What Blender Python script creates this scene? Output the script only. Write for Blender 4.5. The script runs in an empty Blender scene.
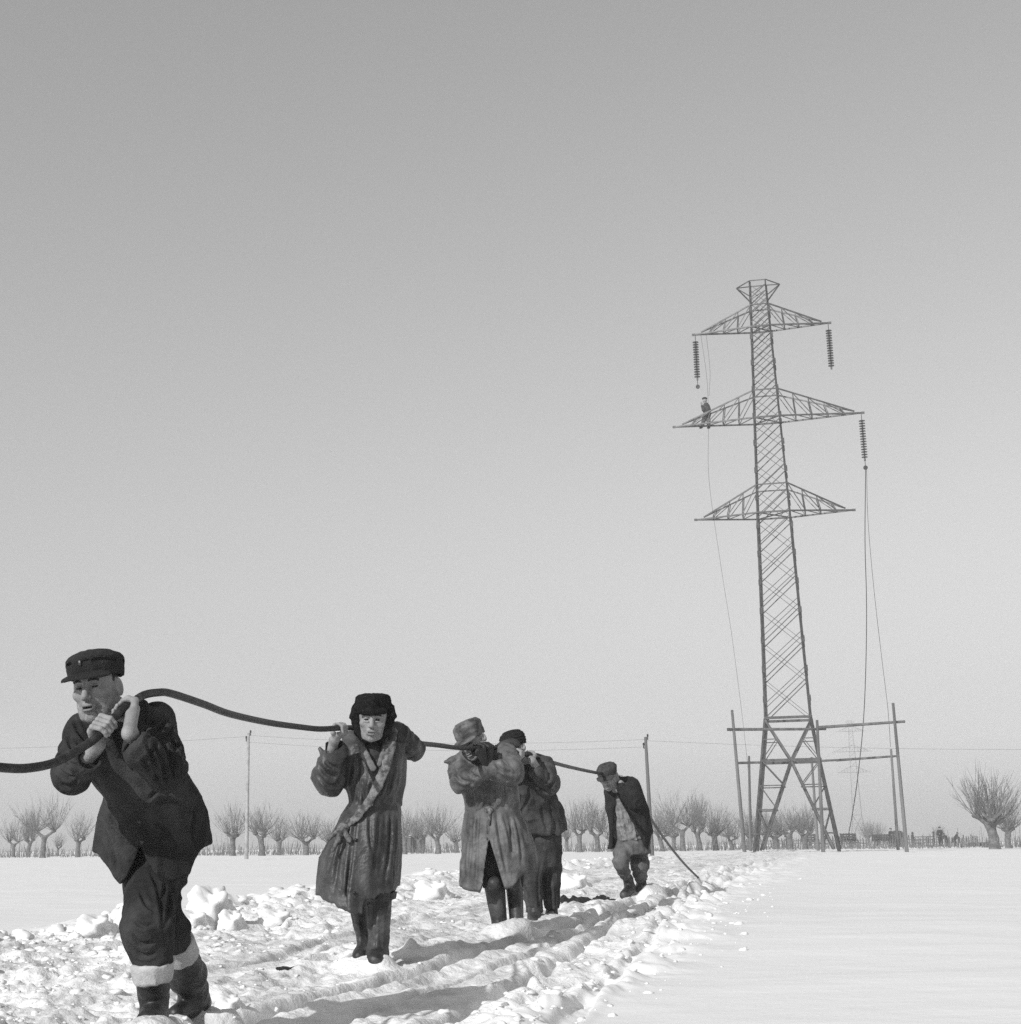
import bpy, math, random
import numpy as np
from mathutils import Vector, Matrix
rng = np.random.default_rng(7)
random.seed(7)
sc = bpy.context.scene
COL = sc.collection
CZ = 0.72                      # camera height over the world's zero
FL = 1400.0                    # focal length in pixels of the 1021 wide frame
_p = math.atan(334 / FL); _t = math.radians(1.1)
Fv = np.array([0, math.cos(_p), math.sin(_p)])
_U0 = np.array([0, -math.sin(_p), math.cos(_p)]); _R0 = np.array([1.0, 0, 0])
Rv = math.cos(_t) * _R0 - math.sin(_t) * _U0
Uv = math.sin(_t) * _R0 + math.cos(_t) * _U0
CAM = np.array([0, 0, CZ])
def P(px, py, Y):
    d = Fv + Rv * (px - 510.5) / FL - Uv * (py - 512) / FL
    return CAM + d * (Y / d[1])
def proj(q):
    q = np.asarray(q, float) - CAM
    w = q @ Fv
    return 510.5 + FL * (q @ Rv) / w, 512 - FL * (q @ Uv) / w

# ------------------------------------------------------------ materials
MATS = {}
def mat(name, col, rough=0.8, var=0.0, vscale=3.0, bump=0.0, bscale=60.0, spec=0.3, metal=0.0, col2=None, thr=(0.4, 0.65), detail=6, stretch=(1, 1, 1)):
    if name in MATS: return MATS[name]
    m = bpy.data.materials.new(name); m.use_nodes = True
    nt = m.node_tree; b = nt.nodes['Principled BSDF']
    b.inputs['Roughness'].default_value = rough
    b.inputs['Specular IOR Level'].default_value = spec
    b.inputs['Metallic'].default_value = metal
    tc = nt.nodes.new('ShaderNodeTexCoord')
    mp = nt.nodes.new('ShaderNodeMapping'); mp.inputs['Scale'].default_value = stretch
    nt.links.new(tc.outputs['Object'], mp.inputs['Vector'])
    c = (col, col, col, 1)
    b.inputs['Base Color'].default_value = c
    if var or col2 is not None:
        n = nt.nodes.new('ShaderNodeTexNoise'); n.inputs['Scale'].default_value = vscale; n.inputs['Detail'].default_value = detail
        n.inputs['Roughness'].default_value = 0.65
        nt.links.new(mp.outputs[0], n.inputs['Vector'])
        r = nt.nodes.new('ShaderNodeValToRGB')
        lo = col * (1 - var); hi = col * (1 + var) if col2 is None else col2
        r.color_ramp.elements[0].position = thr[0]; r.color_ramp.elements[0].color = (lo, lo, lo, 1)
        r.color_ramp.elements[1].position = thr[1]; r.color_ramp.elements[1].color = (hi, hi, hi, 1)
        nt.links.new(n.outputs['Fac'], r.inputs['Fac']); nt.links.new(r.outputs['Color'], b.inputs['Base Color'])
    if bump:
        n2 = nt.nodes.new('ShaderNodeTexNoise'); n2.inputs['Scale'].default_value = bscale; n2.inputs['Detail'].default_value = 5
        nt.links.new(mp.outputs[0], n2.inputs['Vector'])
        bp = nt.nodes.new('ShaderNodeBump'); bp.inputs['Strength'].default_value = bump; bp.inputs['Distance'].default_value = 0.01
        nt.links.new(n2.outputs['Fac'], bp.inputs['Height']); nt.links.new(bp.outputs[0], b.inputs['Normal'])
    MATS[name] = m
    return m

# ------------------------------------------------------------ objects
def new_obj(name, me, m=None, parent=None):
    o = bpy.data.objects.new(name, me); COL.objects.link(o)
    if m is not None and me is not None:
        for x in (m if isinstance(m, (list, tuple)) else [m]): me.materials.append(x)
    if parent is not None: o.parent = parent; o.matrix_parent_inverse = Matrix.Translation(parent.location).inverted()
    return o
def tag(o, label=None, cat=None, group=None, kind=None):
    if label: o['label'] = label
    if cat: o['category'] = cat
    if group: o['group'] = group
    if kind: o['kind'] = kind
    return o
def empty(name, loc, label, cat, group=None):
    o = bpy.data.objects.new(name, None); COL.objects.link(o); o.location = loc; o.empty_display_size = .2
    return tag(o, label, cat, group)
def mk_mesh(name, V, Fc, smooth=True, midx=None):
    me = bpy.data.meshes.new(name)
    V = np.asarray(V, np.float32); Fc = np.asarray(Fc, np.int32)
    n = Fc.shape[1]
    me.vertices.add(len(V)); me.vertices.foreach_set('co', V.ravel())
    me.loops.add(Fc.size); me.loops.foreach_set('vertex_index', Fc.ravel())
    me.polygons.add(len(Fc)); me.polygons.foreach_set('loop_start', np.arange(0, Fc.size, n, dtype=np.int32))
    me.polygons.foreach_set('loop_total', np.full(len(Fc), n, np.int32))
    me.polygons.foreach_set('use_smooth', np.full(len(Fc), smooth))
    if midx is not None: me.polygons.foreach_set('material_index', np.asarray(midx, np.int32))
    me.update(calc_edges=True); me.validate()
    return me
def unit(v): v = np.asarray(v, float); return v / (np.linalg.norm(v) + 1e-12)
def perp(t, ref=(0, 0, 1)):
    t = unit(t); r = np.asarray(ref, float)
    if abs(t @ unit(r)) > .97: r = np.array([1.0, 0, 0])
    a = unit(r - t * (t @ r)); return a, np.cross(t, a)
class MB:
    """collects tubes and bars, builds one mesh object"""
    def __init__(s): s.V = []; s.F = []; s.n = 0
    def add(s, V, F):
        s.V.append(np.asarray(V, float)); s.F.append(np.asarray(F, int) + s.n); s.n += len(V)
    def tube(s, pts, rad, sides=6, cap=True):
        pts = np.asarray(pts, float); k = len(pts)
        rad = np.broadcast_to(np.asarray(rad, float), (k,))
        T = np.gradient(pts, axis=0); a, b = perp(T[0])
        V = []; ang = np.arange(sides) * 2 * np.pi / sides
        for i in range(k):
            t = unit(T[i]); a = unit(a - t * (a @ t)); b = np.cross(t, a)
            V.append(pts[i] + rad[i] * (np.cos(ang)[:, None] * a + np.sin(ang)[:, None] * b))
        V = np.concatenate(V); F = []
        j = np.arange(sides); j2 = (j + 1) % sides
        for i in range(k - 1):
            F.append(np.stack([i * sides + j, i * sides + j2, (i + 1) * sides + j2, (i + 1) * sides + j], 1))
        F = np.concatenate(F)
        if cap:
            V = np.concatenate([V, pts[:1], pts[-1:]]); c0 = k * sides
            for base, c in ((0, c0), (( k - 1) * sides, c0 + 1)):
                q = []
                for m_ in range(0, sides - 1, 2):
                    q.append([c, base + m_, base + m_ + 1, base + (m_ + 2) % sides])
                F = np.concatenate([F, np.array(q)])
        s.add(V, F)
    def bar(s, a, b, w, h=None, ref=(0, 0, 1)):
        h = h or w; a = np.asarray(a, float); b = np.asarray(b, float)
        u, v = perp(b - a, ref); V = []
        for q in (a, b):
            for su, sv in ((-1, -1), (1, -1), (1, 1), (-1, 1)): V.append(q + u * su * w / 2 + v * sv * h / 2)
        F = [(3, 2, 1, 0), (4, 5, 6, 7), (1, 5, 4, 0), (2, 6, 5, 1), (3, 7, 6, 2), (0, 4, 7, 3)]
        s.add(V, F)
    def angle(s, a, b, w, ref, t=.012):
        """L-shaped steel angle"""
        a = np.asarray(a, float); b = np.asarray(b, float); u, v = perp(b - a, ref)
        for du, dv, wu, wv in ((0, w / 2 - t / 2, t, w), (w / 2, 0, w - t * 1.02, t)):
            o = u * du + v * dv; V = []
            for q in (a, b):
                for su, sv in ((-1, -1), (1, -1), (1, 1), (-1, 1)): V.append(q + o + u * su * wu / 2 + v * sv * wv / 2)
            s.add(V, [(3, 2, 1, 0), (4, 5, 6, 7), (1, 5, 4, 0), (2, 6, 5, 1), (3, 7, 6, 2), (0, 4, 7, 3)])
    def box(s, c, sx, sy, sz):
        c = np.asarray(c, float); s.bar(c - [0, 0, sz / 2], c + [0, 0, sz / 2], sx, sy, (1, 0, 0))
    def build(s, name, m, parent=None, smooth=False):
        me = mk_mesh(name, np.concatenate(s.V), np.concatenate(s.F), smooth)
        return new_obj(name, me, m, parent)

# ------------------------------------------------------------ noise
_TAB = np.random.default_rng(3).random((32, 32, 32)).astype(np.float32)
def vn(X, Y, Z=0.0, seed=0):
    X = np.asarray(X, np.float32) + seed * 7.31 + 1000; Y = np.asarray(Y, np.float32) + seed * 3.77 + 1000; Z = np.asarray(Z, np.float32) + seed * 5.13 + 1000
    X, Y, Z = np.broadcast_arrays(X, Y, Z)
    i = np.floor(X).astype(np.int32); j = np.floor(Y).astype(np.int32); k = np.floor(Z).astype(np.int32)
    u = X - i; v = Y - j; w = Z - k
    u = u * u * (3 - 2 * u); v = v * v * (3 - 2 * v); w = w * w * (3 - 2 * w)
    r = 0
    for a in (0, 1):
        for b in (0, 1):
            for c in (0, 1):
                r = r + _TAB[(i + a) & 31, (j + b) & 31, (k + c) & 31] * (u if a else 1 - u) * (v if b else 1 - v) * (w if c else 1 - w)
    return r
def fbm(X, Y, Z=0.0, oct=4, seed=0, gain=.5):
    r = 0; a = 1; t = 0
    for o in range(oct):
        r = r + a * vn(X * 2 ** o, Y * 2 ** o, Z * 2 ** o, seed + o * 3); t += a; a *= gain
    return r / t

# ------------------------------------------------------------ implicit modelling
class SDF:
    def __init__(s, h): s.h = h; s.ops = []; s.mods = []; s.lo = np.full(3, 1e9); s.hi = np.full(3, -1e9)
    def _b(s, lo, hi, op, k, fn):
        lo = np.asarray(lo, float); hi = np.asarray(hi, float)
        if op == '+': s.lo = np.minimum(s.lo, lo); s.hi = np.maximum(s.hi, hi)
        s.ops.append((lo, hi, op, k, fn)); return s
    def cone(s, a, b, ra, rb=None, k=.02, op='+', flat=None, fold=0.0, ff=30.0, seed=0):
        a = np.asarray(a, float); b = np.asarray(b, float); rb = ra if rb is None else rb
        fold *= 1.3; ff *= .85; m = max(ra, rb) + abs(fold)
        v = None
        if flat is not None: v = unit(flat[0]); fac = flat[1] - 1
        def mp(p): return p if v is None else p + fac * (p @ v)[..., None] * v
        A = mp(a); B = mp(b); L = np.linalg.norm(B - A) + 1e-9; ax = (B - A) / L
        e1, e2 = perp(ax)
        def fn(Q):
            q = mp(Q) - A; t = q @ ax; tc = np.clip(t / L, 0, 1)
            d = np.linalg.norm(q - tc[..., None] * (B - A), axis=-1) - (ra + (rb - ra) * tc)
            if fold:
                n = vn(t * ff + 2.2 * vn(q @ e1 * 9, q @ e2 * 9, t * 5, seed + 5), q @ e1 * ff * .3, q @ e2 * ff * .3, seed)
                d = d + fold * (np.abs(n - .5) * 4 - .8)
            return d
        return s._b(np.minimum(a, b) - m, np.maximum(a, b) + m, op, k, fn)
    def crease(s, px, Y=0, r=0, dep=.012, w=2.0):
        """a fold line (given where it shows) pressed into the front of the finished surface, with a ridge beside it"""
        s.cr = getattr(s, 'cr', []); s.cr.append((np.array(px, float), dep, w)); return s
    def cyl(s, a, b, r, rb=None, k=.01, op='+', rnd=.006, flat=None):
        a = np.asarray(a, float); b = np.asarray(b, float); rb = r if rb is None else rb
        v = None
        if flat is not None: v = unit(flat[0]); fac = flat[1] - 1
        def mp(p): return p if v is None else p + fac * (p @ v)[..., None] * v
        A = mp(a); B = mp(b); L = np.linalg.norm(B - A); ax = (B - A) / L; m = max(r, rb)
        def fn(Q):
            q = mp(Q) - A; t = q @ ax; rad = np.linalg.norm(q - t[..., None] * ax, axis=-1)
            dr = rad - (r + (rb - r) * np.clip(t / L, 0, 1)) + rnd; dz = np.maximum(-t, t - L) + rnd
            return np.minimum(np.maximum(dr, dz), 0) + np.hypot(np.maximum(dr, 0), np.maximum(dz, 0)) - rnd
        return s._b(np.minimum(a, b) - m, np.maximum(a, b) + m, op, k, fn)
    def chain(s, pts, rs, **kw):
        for i in range(len(pts) - 1): s.cone(pts[i], pts[i + 1], rs[i], rs[i + 1], **kw)
        return s
    def ell(s, c, r, R=None, k=.02, op='+'):
        c = np.asarray(c, float); r = np.asarray(r, float); m = r.max() if R is not None else r
        def fn(Q):
            q = Q - c
            if R is not None: q = q @ np.asarray(R)
            k0 = np.linalg.norm(q / r, axis=-1); k1 = np.linalg.norm(q / (r * r), axis=-1) + 1e-9
            return k0 * (k0 - 1) / k1
        return s._b(c - m, c + m, op, k, fn)
    def loft(s, rows, k=.02, op='+', fold=None, shell=0.0, power=2.0):
        """rows: (z, cx, cy, a, b); fold: (amp_top, amp_bottom, n_angular, seed)"""
        rows = sorted(rows); r = np.array(rows, float); zs = r[:, 0]
        lo = [(r[:, 1] - r[:, 3]).min() - .03, (r[:, 2] - r[:, 4]).min() - .03, zs[0]]
        hi = [(r[:, 1] + r[:, 3]).max() + .03, (r[:, 2] + r[:, 4]).max() + .03, zs[-1]]
        def fn(Q):
            z = Q[..., 2]; zc = np.clip(z, zs[0], zs[-1])
            cx, cy, a, b = (np.interp(zc, zs, r[:, i]) for i in (1, 2, 3, 4))
            dx = Q[..., 0] - cx; dy = Q[..., 1] - cy
            rho = (np.abs(dx / a) ** power + np.abs(dy / b) ** power) ** (1 / power) + 1e-6
            md = np.sqrt(dx * dx + dy * dy)
            d = md * (1 - 1 / rho)
            d = np.maximum(d, -np.minimum(a, b))
            if fold:
                at, ab, nf, sd = fold; ca = dx / (md + 1e-6); sa = dy / (md + 1e-6)
                u = (z - zs[0]) / (zs[-1] - zs[0] + 1e-9)
                w = vn(ca * 2, sa * 2, z * 3, sd + 9) * .8
                n = vn(ca * nf + w, sa * nf + w, z * 1.6, sd)
                n2 = vn(ca * nf * 2.3, sa * nf * 2.3, z * 4, sd + 4)
                d = d + (ab + (at - ab) * u) * (np.abs(n - .5) * 3.6 - .8 + .5 * (n2 - .5))
            if shell: d = np.maximum(d, -(d + shell))
            ez = np.maximum(zs[0] - z, z - zs[-1])
            return np.maximum(d, ez)
        return s._b(lo, hi, op, k, fn)
    def fn(s, lo, hi, f, op='-', k=.01): return s._b(lo, hi, op, k, f)
    def mesh(s):
        h = s.h; pad = 3 * h + .01
        lo = s.lo - pad; hi = s.hi + pad
        n = np.ceil((hi - lo) / h).astype(int) + 1
        ax = [lo[i] + np.arange(n[i]) * h for i in range(3)]
        D = np.ones(n, np.float32)
        for (l, u, op, k, fn) in s.ops:
            m = k + pad
            i0 = np.clip(np.floor((l - m - lo) / h).astype(int), 0, n); i1 = np.clip(np.ceil((u + m - lo) / h).astype(int) + 1, 0, n)
            if (i1 <= i0).any(): continue
            sl = tuple(slice(i0[i], i1[i]) for i in range(3))
            Q = np.stack(np.meshgrid(*[ax[i][sl[i]] for i in range(3)], indexing='ij'), -1)
            d = fn(Q).astype(np.float32); c = D[sl]; k = max(k, 1e-4)
            if op == '+':
                w = np.clip(.5 + .5 * (c - d) / k, 0, 1); D[sl] = c * (1 - w) + d * w - k * w * (1 - w)
            else:
                d = -d; w = np.clip(.5 + .5 * (d - c) / k, 0, 1); D[sl] = c * (1 - w) + d * w + k * w * (1 - w)
        for f in s.mods:
            Q = np.stack(np.meshgrid(*ax, indexing='ij'), -1); D = D + f(Q).astype(np.float32) * (np.abs(D) < .05)
        V, F = surfnet(D, lo, h)
        if getattr(s, 'cr', None): V = press(V, F, s.cr)
        return V, F
def vnormals(V, F):
    fn = np.cross(V[F[:, 2]] - V[F[:, 0]], V[F[:, 3]] - V[F[:, 1]]); N = np.zeros_like(V)
    for k in range(4): np.add.at(N, F[:, k], fn)
    return N / (np.linalg.norm(N, axis=1, keepdims=True) + 1e-12)
def press(V, F, cr):
    N = vnormals(V, F); px, py = proj(V); vd = V - CAM; vd /= np.linalg.norm(vd, axis=1, keepdims=True)
    face = np.clip(-(N * vd).sum(1) * 2, 0, 1); disp = np.zeros(len(V))
    for pts, dep, w in cr:
        # smooth curve through the points
        c = catmull(pts, 5); best = np.full(len(V), 1e9); sg = np.zeros(len(V)); tt = np.zeros(len(V)); n = len(c) - 1
        m = (px > c[:, 0].min() - 4 * w) & (px < c[:, 0].max() + 4 * w) & (py > c[:, 1].min() - 4 * w) & (py < c[:, 1].max() + 4 * w)
        X, Y = px[m], py[m]; b = best[m]; s_ = sg[m]; t_ = tt[m]
        for i in range(n):
            a, e = c[i], c[i + 1]; ab = e - a; t = np.clip(((X - a[0]) * ab[0] + (Y - a[1]) * ab[1]) / (ab @ ab + 1e-9), 0, 1)
            dx = X - a[0] - t * ab[0]; dy = Y - a[1] - t * ab[1]; d = np.hypot(dx, dy); q = d < b
            b = np.where(q, d, b); s_ = np.where(q, np.sign(ab[0] * dy - ab[1] * dx), s_); t_ = np.where(q, (i + t) / n, t_)
        tap = np.clip(np.sin(np.clip(t_, .02, .98) * np.pi) * 1.6, 0, 1); sd = b * s_ / w
        disp[m] += dep * tap * (-np.exp(-sd ** 2) + .75 * np.exp(-((sd - 1.7) / 1.1) ** 2) + .35 * np.exp(-((sd + 1.9) / 1.1) ** 2))
    return V + N * (disp * face)[:, None]
def catmull(p, n=8):
    p = np.asarray(p, float); q = np.concatenate([[2 * p[0] - p[1]], p, [2 * p[-1] - p[-2]]]); out = []
    for i in range(1, len(q) - 2):
        for u in np.arange(n) / n:
            out.append(.5 * ((2 * q[i]) + (-q[i - 1] + q[i + 1]) * u + (2 * q[i - 1] - 5 * q[i] + 4 * q[i + 1] - q[i + 2]) * u * u + (-q[i - 1] + 3 * q[i] - 3 * q[i + 1] + q[i + 2]) * u ** 3))
    out.append(p[-1]); return np.array(out)
_C = np.array([(0, 0, 0), (1, 0, 0), (0, 1, 0), (1, 1, 0), (0, 0, 1), (1, 0, 1), (0, 1, 1), (1, 1, 1)])
_E = [(0, 1), (2, 3), (4, 5), (6, 7), (0, 2), (1, 3), (4, 6), (5, 7), (0, 4), (1, 5), (2, 6), (3, 7)]
def surfnet(D, lo, h):
    S = D < 0; n = D.shape
    cnt = sum(S[c[0]:n[0] - 1 + c[0], c[1]:n[1] - 1 + c[1], c[2]:n[2] - 1 + c[2]].astype(np.int8) for c in _C)
    act = (cnt > 0) & (cnt < 8); idx = np.argwhere(act)
    vid = -np.ones(act.shape, np.int64); vid[act] = np.arange(len(idx))
    vals = np.stack([D[tuple((idx + c).T)] for c in _C], 1)
    acc = np.zeros((len(idx), 3)); ct = np.zeros(len(idx))
    for a, b in _E:
        va, vb = vals[:, a], vals[:, b]; x = (va < 0) != (vb < 0)
        t = np.where(x, va / np.where(x, va - vb, 1), 0)
        p = _C[a] + t[:, None] * (_C[b] - _C[a]); acc += p * x[:, None]; ct += x
    V = lo + (idx + acc / ct[:, None]) * h
    Fs = []
    for ax in range(3):
        b, c = (ax + 1) % 3, (ax + 2) % 3
        sa = [slice(None)] * 3; sb = [slice(None)] * 3; sa[ax] = slice(0, -1); sb[ax] = slice(1, None)
        x = S[tuple(sa)] != S[tuple(sb)]
        e = np.argwhere(x); e = e[(e[:, b] > 0) & (e[:, c] > 0) & (e[:, b] < n[b] - 1) & (e[:, c] < n[c] - 1)]
        inside = S[tuple(e.T)]
        q = []
        for db, dc in ((-1, -1), (0, -1), (0, 0), (-1, 0)):
            g = e.copy(); g[:, b] += db; g[:, c] += dc; q.append(vid[tuple(g.T)])
        q = np.stack(q, 1); q[~inside] = q[~inside][:, ::-1]; Fs.append(q)
    return V, np.concatenate(Fs)
def euler(a, b, c):
    """turn (z), nod (x), roll (y) of a head whose face looks along -y"""
    return np.array(Matrix.Rotation(c, 3, 'Y') @ Matrix.Rotation(a, 3, 'Z') @ Matrix.Rotation(b, 3, 'X'))
SKY_DUST, SKY_AIR, SKY_STR, EXPO, HAZE, SUN, DENOISE = 1.0, 1.6, 0.085, 0.2, 0.0011, 3.8, False
# ------------------------------------------------------------ people
SKIN = mat('skin', .26, .6, var=.14, vscale=22, bump=.3, bscale=190, spec=.25)
STUBBLE = mat('unshaven_skin', .21, .7, var=.2, vscale=60, bump=.4, bscale=260, spec=.2)
SKIN_D = mat('skin_ruddy', .25, .6, var=.1, vscale=40, spec=.3)
LIP = mat('lips', .16, .5, spec=.35)
EYE = mat('eye_white', .42, .25, spec=.5)
HAIR = mat('dark_hair', .018, .7, var=.3, vscale=200)
def clothm(name, c, var=.25, vs=9, bump=.35, bs=140, rough=.9, spec=.15, **k): return mat(name, c, rough, var, vs, bump, bs, spec, **k)
BLACK_WOOL = clothm('black_wool', .022, bump=.6)
JACKET = clothm('dark_wool_cloth', .035, .5, 5, .6, 120)
JACKET2 = clothm('faded_wool_cloth', .045, .3, 6, .5, 120)
TROUSER_D = clothm('dark_trouser_cloth', .028, .45, 6)
CUFF = clothm('pale_lining_cloth', .42, .12, 20)
BOOT_D = mat('black_rubber', .018, .45, .3, 12, .2, 60, .4)
BOOT_W = mat('worn_rubber', .03, .5, .5, 9, .3, 60, .4, col2=.075)
OIL1 = mat('dark_oilcloth', .022, .48, .5, 7, .5, 50, .45, col2=.075, thr=(.36, .75))
OIL2 = mat('grey_oilcloth', .06, .58, .5, 6, .5, 50, .4, col2=.15, thr=(.35, .66))
OIL3 = mat('dull_oilcloth', .03, .75, .5, 6, .5, 50, .3, col2=.075, thr=(.35, .66))
LEATHERCAP = mat('worn_leather', .06, .6, .5, 14, .4, 60, .35, col2=.16, thr=(.4, .7))
STRAP = mat('webbing', .10, .85, .5, 30, .4, 200, .2, col2=.22)
SCARF = clothm('grey_scarf_cloth', .15, .3, 30)
SHIRT = clothm('shirt_cloth', .20, .35, 14, .5, 60)
TROUSER_P = clothm('mid_grey_trouser_cloth', .11, .35, 10, .5, 60)
TROUSER_M = clothm('worn_trouser_cloth', .055, .4, 9, .5, 60)
GLOVE = clothm('black_glove_leather', .016, .3, 20, .3, 80, .6, .35)
HORN = mat('horn_button', .04, .4, spec=.4)
METAL = mat('dull_metal_button', .06, .4, spec=.5, metal=.3)

def head_mesh(h, sc_=1.0, mouth=.0018):
    """head in its own frame, face along -y; returns verts, faces, material index"""
    s = SDF(h)
    s.ell((0, .012, .04), (.077, .096, .083), k=.02)
    s.ell((0, -.018, -.01), (.064, .072, .085), k=.03)
    s.cone((0, -.03, -.035), (0, -.052, -.088), .047, .028, k=.03)
    s.ell((0, -.074, -.100), (.021, .016, .015), k=.02)
    for x in (-1, 1):
        s.ell((x * .045, -.06, -.018), (.022, .02, .016), k=.022)
        s.cone((x * .055, .0, -.05), (x * .036, -.045, -.088), .022, .018, k=.03)
        s.cone((x * .012, -.093, .027), (x * .043, -.082, .028), .0105, .0095, k=.014)
    s.cone((0, -.062, .045), (0, -.052, .065), .026, .03, k=.03)
    for x in (-1, 1):
        s.ell((x * .031, -.099, .005), (.020, .020, .0135), k=.010, op='-')
        s.ell((x * .031, -.0765, .005), (.0145, .0145, .0125), k=.004)
        s.ell((x * .031, -.094, .004), (.0115, .0035, .0022), k=.0025, op='-')
        s.cone((x * .020, -.0925, -.006), (x * .044, -.084, -.007), .0035, .003, k=.008)
    s.cone((0, -.092, .018), (0, -.117, -.026), .008, .0125, k=.012)
    for x in (-1, 1): s.ell((x * .013, -.100, -.032), (.0095, .012, .009), k=.008)
    for x in (-1, 1): s.ell((x * .007, -.106, -.041), (.0035, .006, .004), k=.002, op='-')
    for x in (-1, 1): s.cone((x * .021, -.099, -.034), (x * .036, -.080, -.062), .0025, .0025, k=.012, op='-')
    s.ell((0, -.088, -.066), (.028, .018, .018), k=.015)
    s.ell((0, -.104, -.0575), (.022, .0075, .0055), k=.005)
    s.ell((0, -.103, -.0735), (.019, .0078, .0060), k=.005)
    s.ell((0, -.111, -.0655), (.022, .014, mouth), k=.003, op='-')
    s.ell((0, -.098, -.084), (.022, .008, .004), k=.01, op='-')
    for x in (-1, 1):
        s.ell((x * .084, .014, -.002), (.011, .021, .034), R=np.array(Matrix.Rotation(x * -.35, 3, 'Z') @ Matrix.Rotation(.22, 3, 'X')), k=.010)
        s.ell((x * .096, .008, .002), (.012, .012, .021), k=.003, op='-')
    V, F = s.mesh()
    c = V[F].mean(1); x, y, z = np.abs(c[:, 0]), c[:, 1], c[:, 2]
    mi = np.zeros(len(F), int)
    nz = fbm(c[:, 0] * 160, c[:, 1] * 160, c[:, 2] * 160, oct=3, seed=5)
    jaw = (z < -.052 + .45 * np.clip(x - .03, 0, .1)) & (z > -.125) & (y < .02) & ~((np.abs(z + .066) < .011) & (x < .024)); shade = np.clip((-.045 - z) / .02, 0, 1); mi[jaw & (nz < .33 + .3 * shade)] = 4
    mi[(x < .023) & (y < -.097) & ((np.abs(z + .0585) < .0042) | (np.abs(z + .0725) < .0045))] = 1
    mi[(x < .019) & (y < -.088) & (np.abs(z + .0655) < mouth)] = 3
    brow = (np.abs(z - (.029 - .12 * (x - .03) ** 2 / .01)) < .0042) & (x > .013) & (x < .05) & (y < -.07); mi[brow] = 2
    e = ((x - .031) / .0125) ** 2 + ((z - .004) / (.0042 if h < .0028 else .0058)) ** 2 < 1; mi[e & (y < -.07)] = 3
    hairm = (((y > .008) & (z > -.045)) | ((y > -.018) & (z > .012 + 12 * np.clip(-.002 - y, 0, 1) * .05) & (x > .06)) | ((z > .045) & (y > -.06)) ) & ~((x > .0785) & (y < .045) & (z < .036))
    mi[hairm] = 2
    return V * np.asarray(sc_), F, mi
HEADM = [SKIN, LIP, HAIR, HAIR, STUBBLE]

def grip(s, C, t, n, curl, W, E=None, rc=.0145, fr=.0088, spread=.0195, thumb=1):
    """a right-sized hand closed round a bar at C (direction t); n from bar to palm, curl = turning sense"""
    C = np.asarray(C, float); t = unit(t); n = np.asarray(n, float); n = unit(n - t * (n @ t)); b = np.cross(t, n) * curl
    def ring(o, th, R): return C + t * o + R * (math.cos(th) * n + math.sin(th) * b)
    W = np.asarray(W, float)
    for i, (o, L) in enumerate(zip((-1.5, -.5, .5, 1.5), (.93, 1.06, 1.0, .8))):
        o *= spread * (-thumb)
        R = rc + fr
        p = [ring(o * .9, math.radians(8), R + .012), ring(o, math.radians(52), R + .012), ring(o, math.radians(52 + 72 * L), R + .002), ring(o, math.radians(52 + 128 * L), R), ring(o, math.radians(52 + 172 * L), R)]
        s.chain(p[1:], [fr * 1.12, fr * 1.03, fr * .94, fr * .82], k=.003)
        s.cone(W + t * o * .35, p[0], .016, .0135, k=.014); s.cone(p[0], p[1], .0125, fr * 1.15, k=.006)
    o = spread * 2.2 * thumb
    p = [W * .55 + ring(o * .6, 0, rc + .02) * .45, ring(o, math.radians(-35), rc + .018), ring(o * 1.0, math.radians(-85), rc + .0105), ring(o * .85, math.radians(-130), rc + .010)]
    s.chain(p, [.016, .0125, .0108, .009], k=.006)
    if E is not None: s.cone(W, W + (np.asarray(E) - W) * .45, .024, .033, k=.02, flat=(n, 1.25))

def person(label, group, J, Y0, base, head=None, hands=(), glove=False, bodyh=.009, cat='person', skin_rad=1.0):
    root = empty('person', base, label, cat, group)
    s = SDF(bodyh)
    g = lambda k: np.asarray(J[k], float)
    s.cone(g('pelvis'), g('chest'), .11, .12, k=.05); s.cone(g('chest'), g('neck'), .10, .05, k=.05)
    s.cone(g('neck'), g('head') + np.array([0, .02, -.03]), .056, .055, k=.02)
    for q in 'LR':
        s.cone(g('chest') * .5 + g('neck') * .5 + np.array([0, .03, 0]), g('sh' + q) + np.array([0, .03, -.03]), .045, .03, k=.04)
        s.chain([g('sh' + q), g('el' + q), g('wr' + q)], [.034, .028, .024], k=.02)
        s.chain([g('pelvis'), g('kn' + q), g('an' + q)], [.05, .034, .028], k=.03)
        s.cone(g('an' + q), g('an' + q) * .4 + g('to' + q) * .6, .028, .02, k=.02)
    V, F = s.mesh(); Vs = [V]; Fs = [F]; M = [np.zeros(len(F), int)]
    n = len(V)
    if head:
        V, F, mi = head_mesh(head['h'], head.get('s', 1.0), head.get('m', .0018)); R = euler(*[math.radians(a) for a in head['rot']])
        V = V @ R.T + g('head'); Vs.append(V); Fs.append(F + n); M.append(mi); n += len(V)
    for hd in hands:
        hs = SDF(hd.pop('h', .0032)); gl = hd.pop('glove', False); grip(hs, **hd); V, F = hs.mesh()
        if gl: new_obj('glove', mk_mesh('glove', V, F), GLOVE, root)
        else: Vs.append(V); Fs.append(F + n); M.append(np.zeros(len(F), int)); n += len(V)
    new_obj('body', mk_mesh('body', np.concatenate(Vs), np.concatenate(Fs), midx=np.concatenate(M)), HEADM, root)
    return root
def part(name, s, m, parent, xf=None, midx=None):
    V, F = s.mesh()
    if xf is not None: R, o = xf; V = V @ R.T + o
    return new_obj(name, mk_mesh(name, V, F), m, parent)
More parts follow.
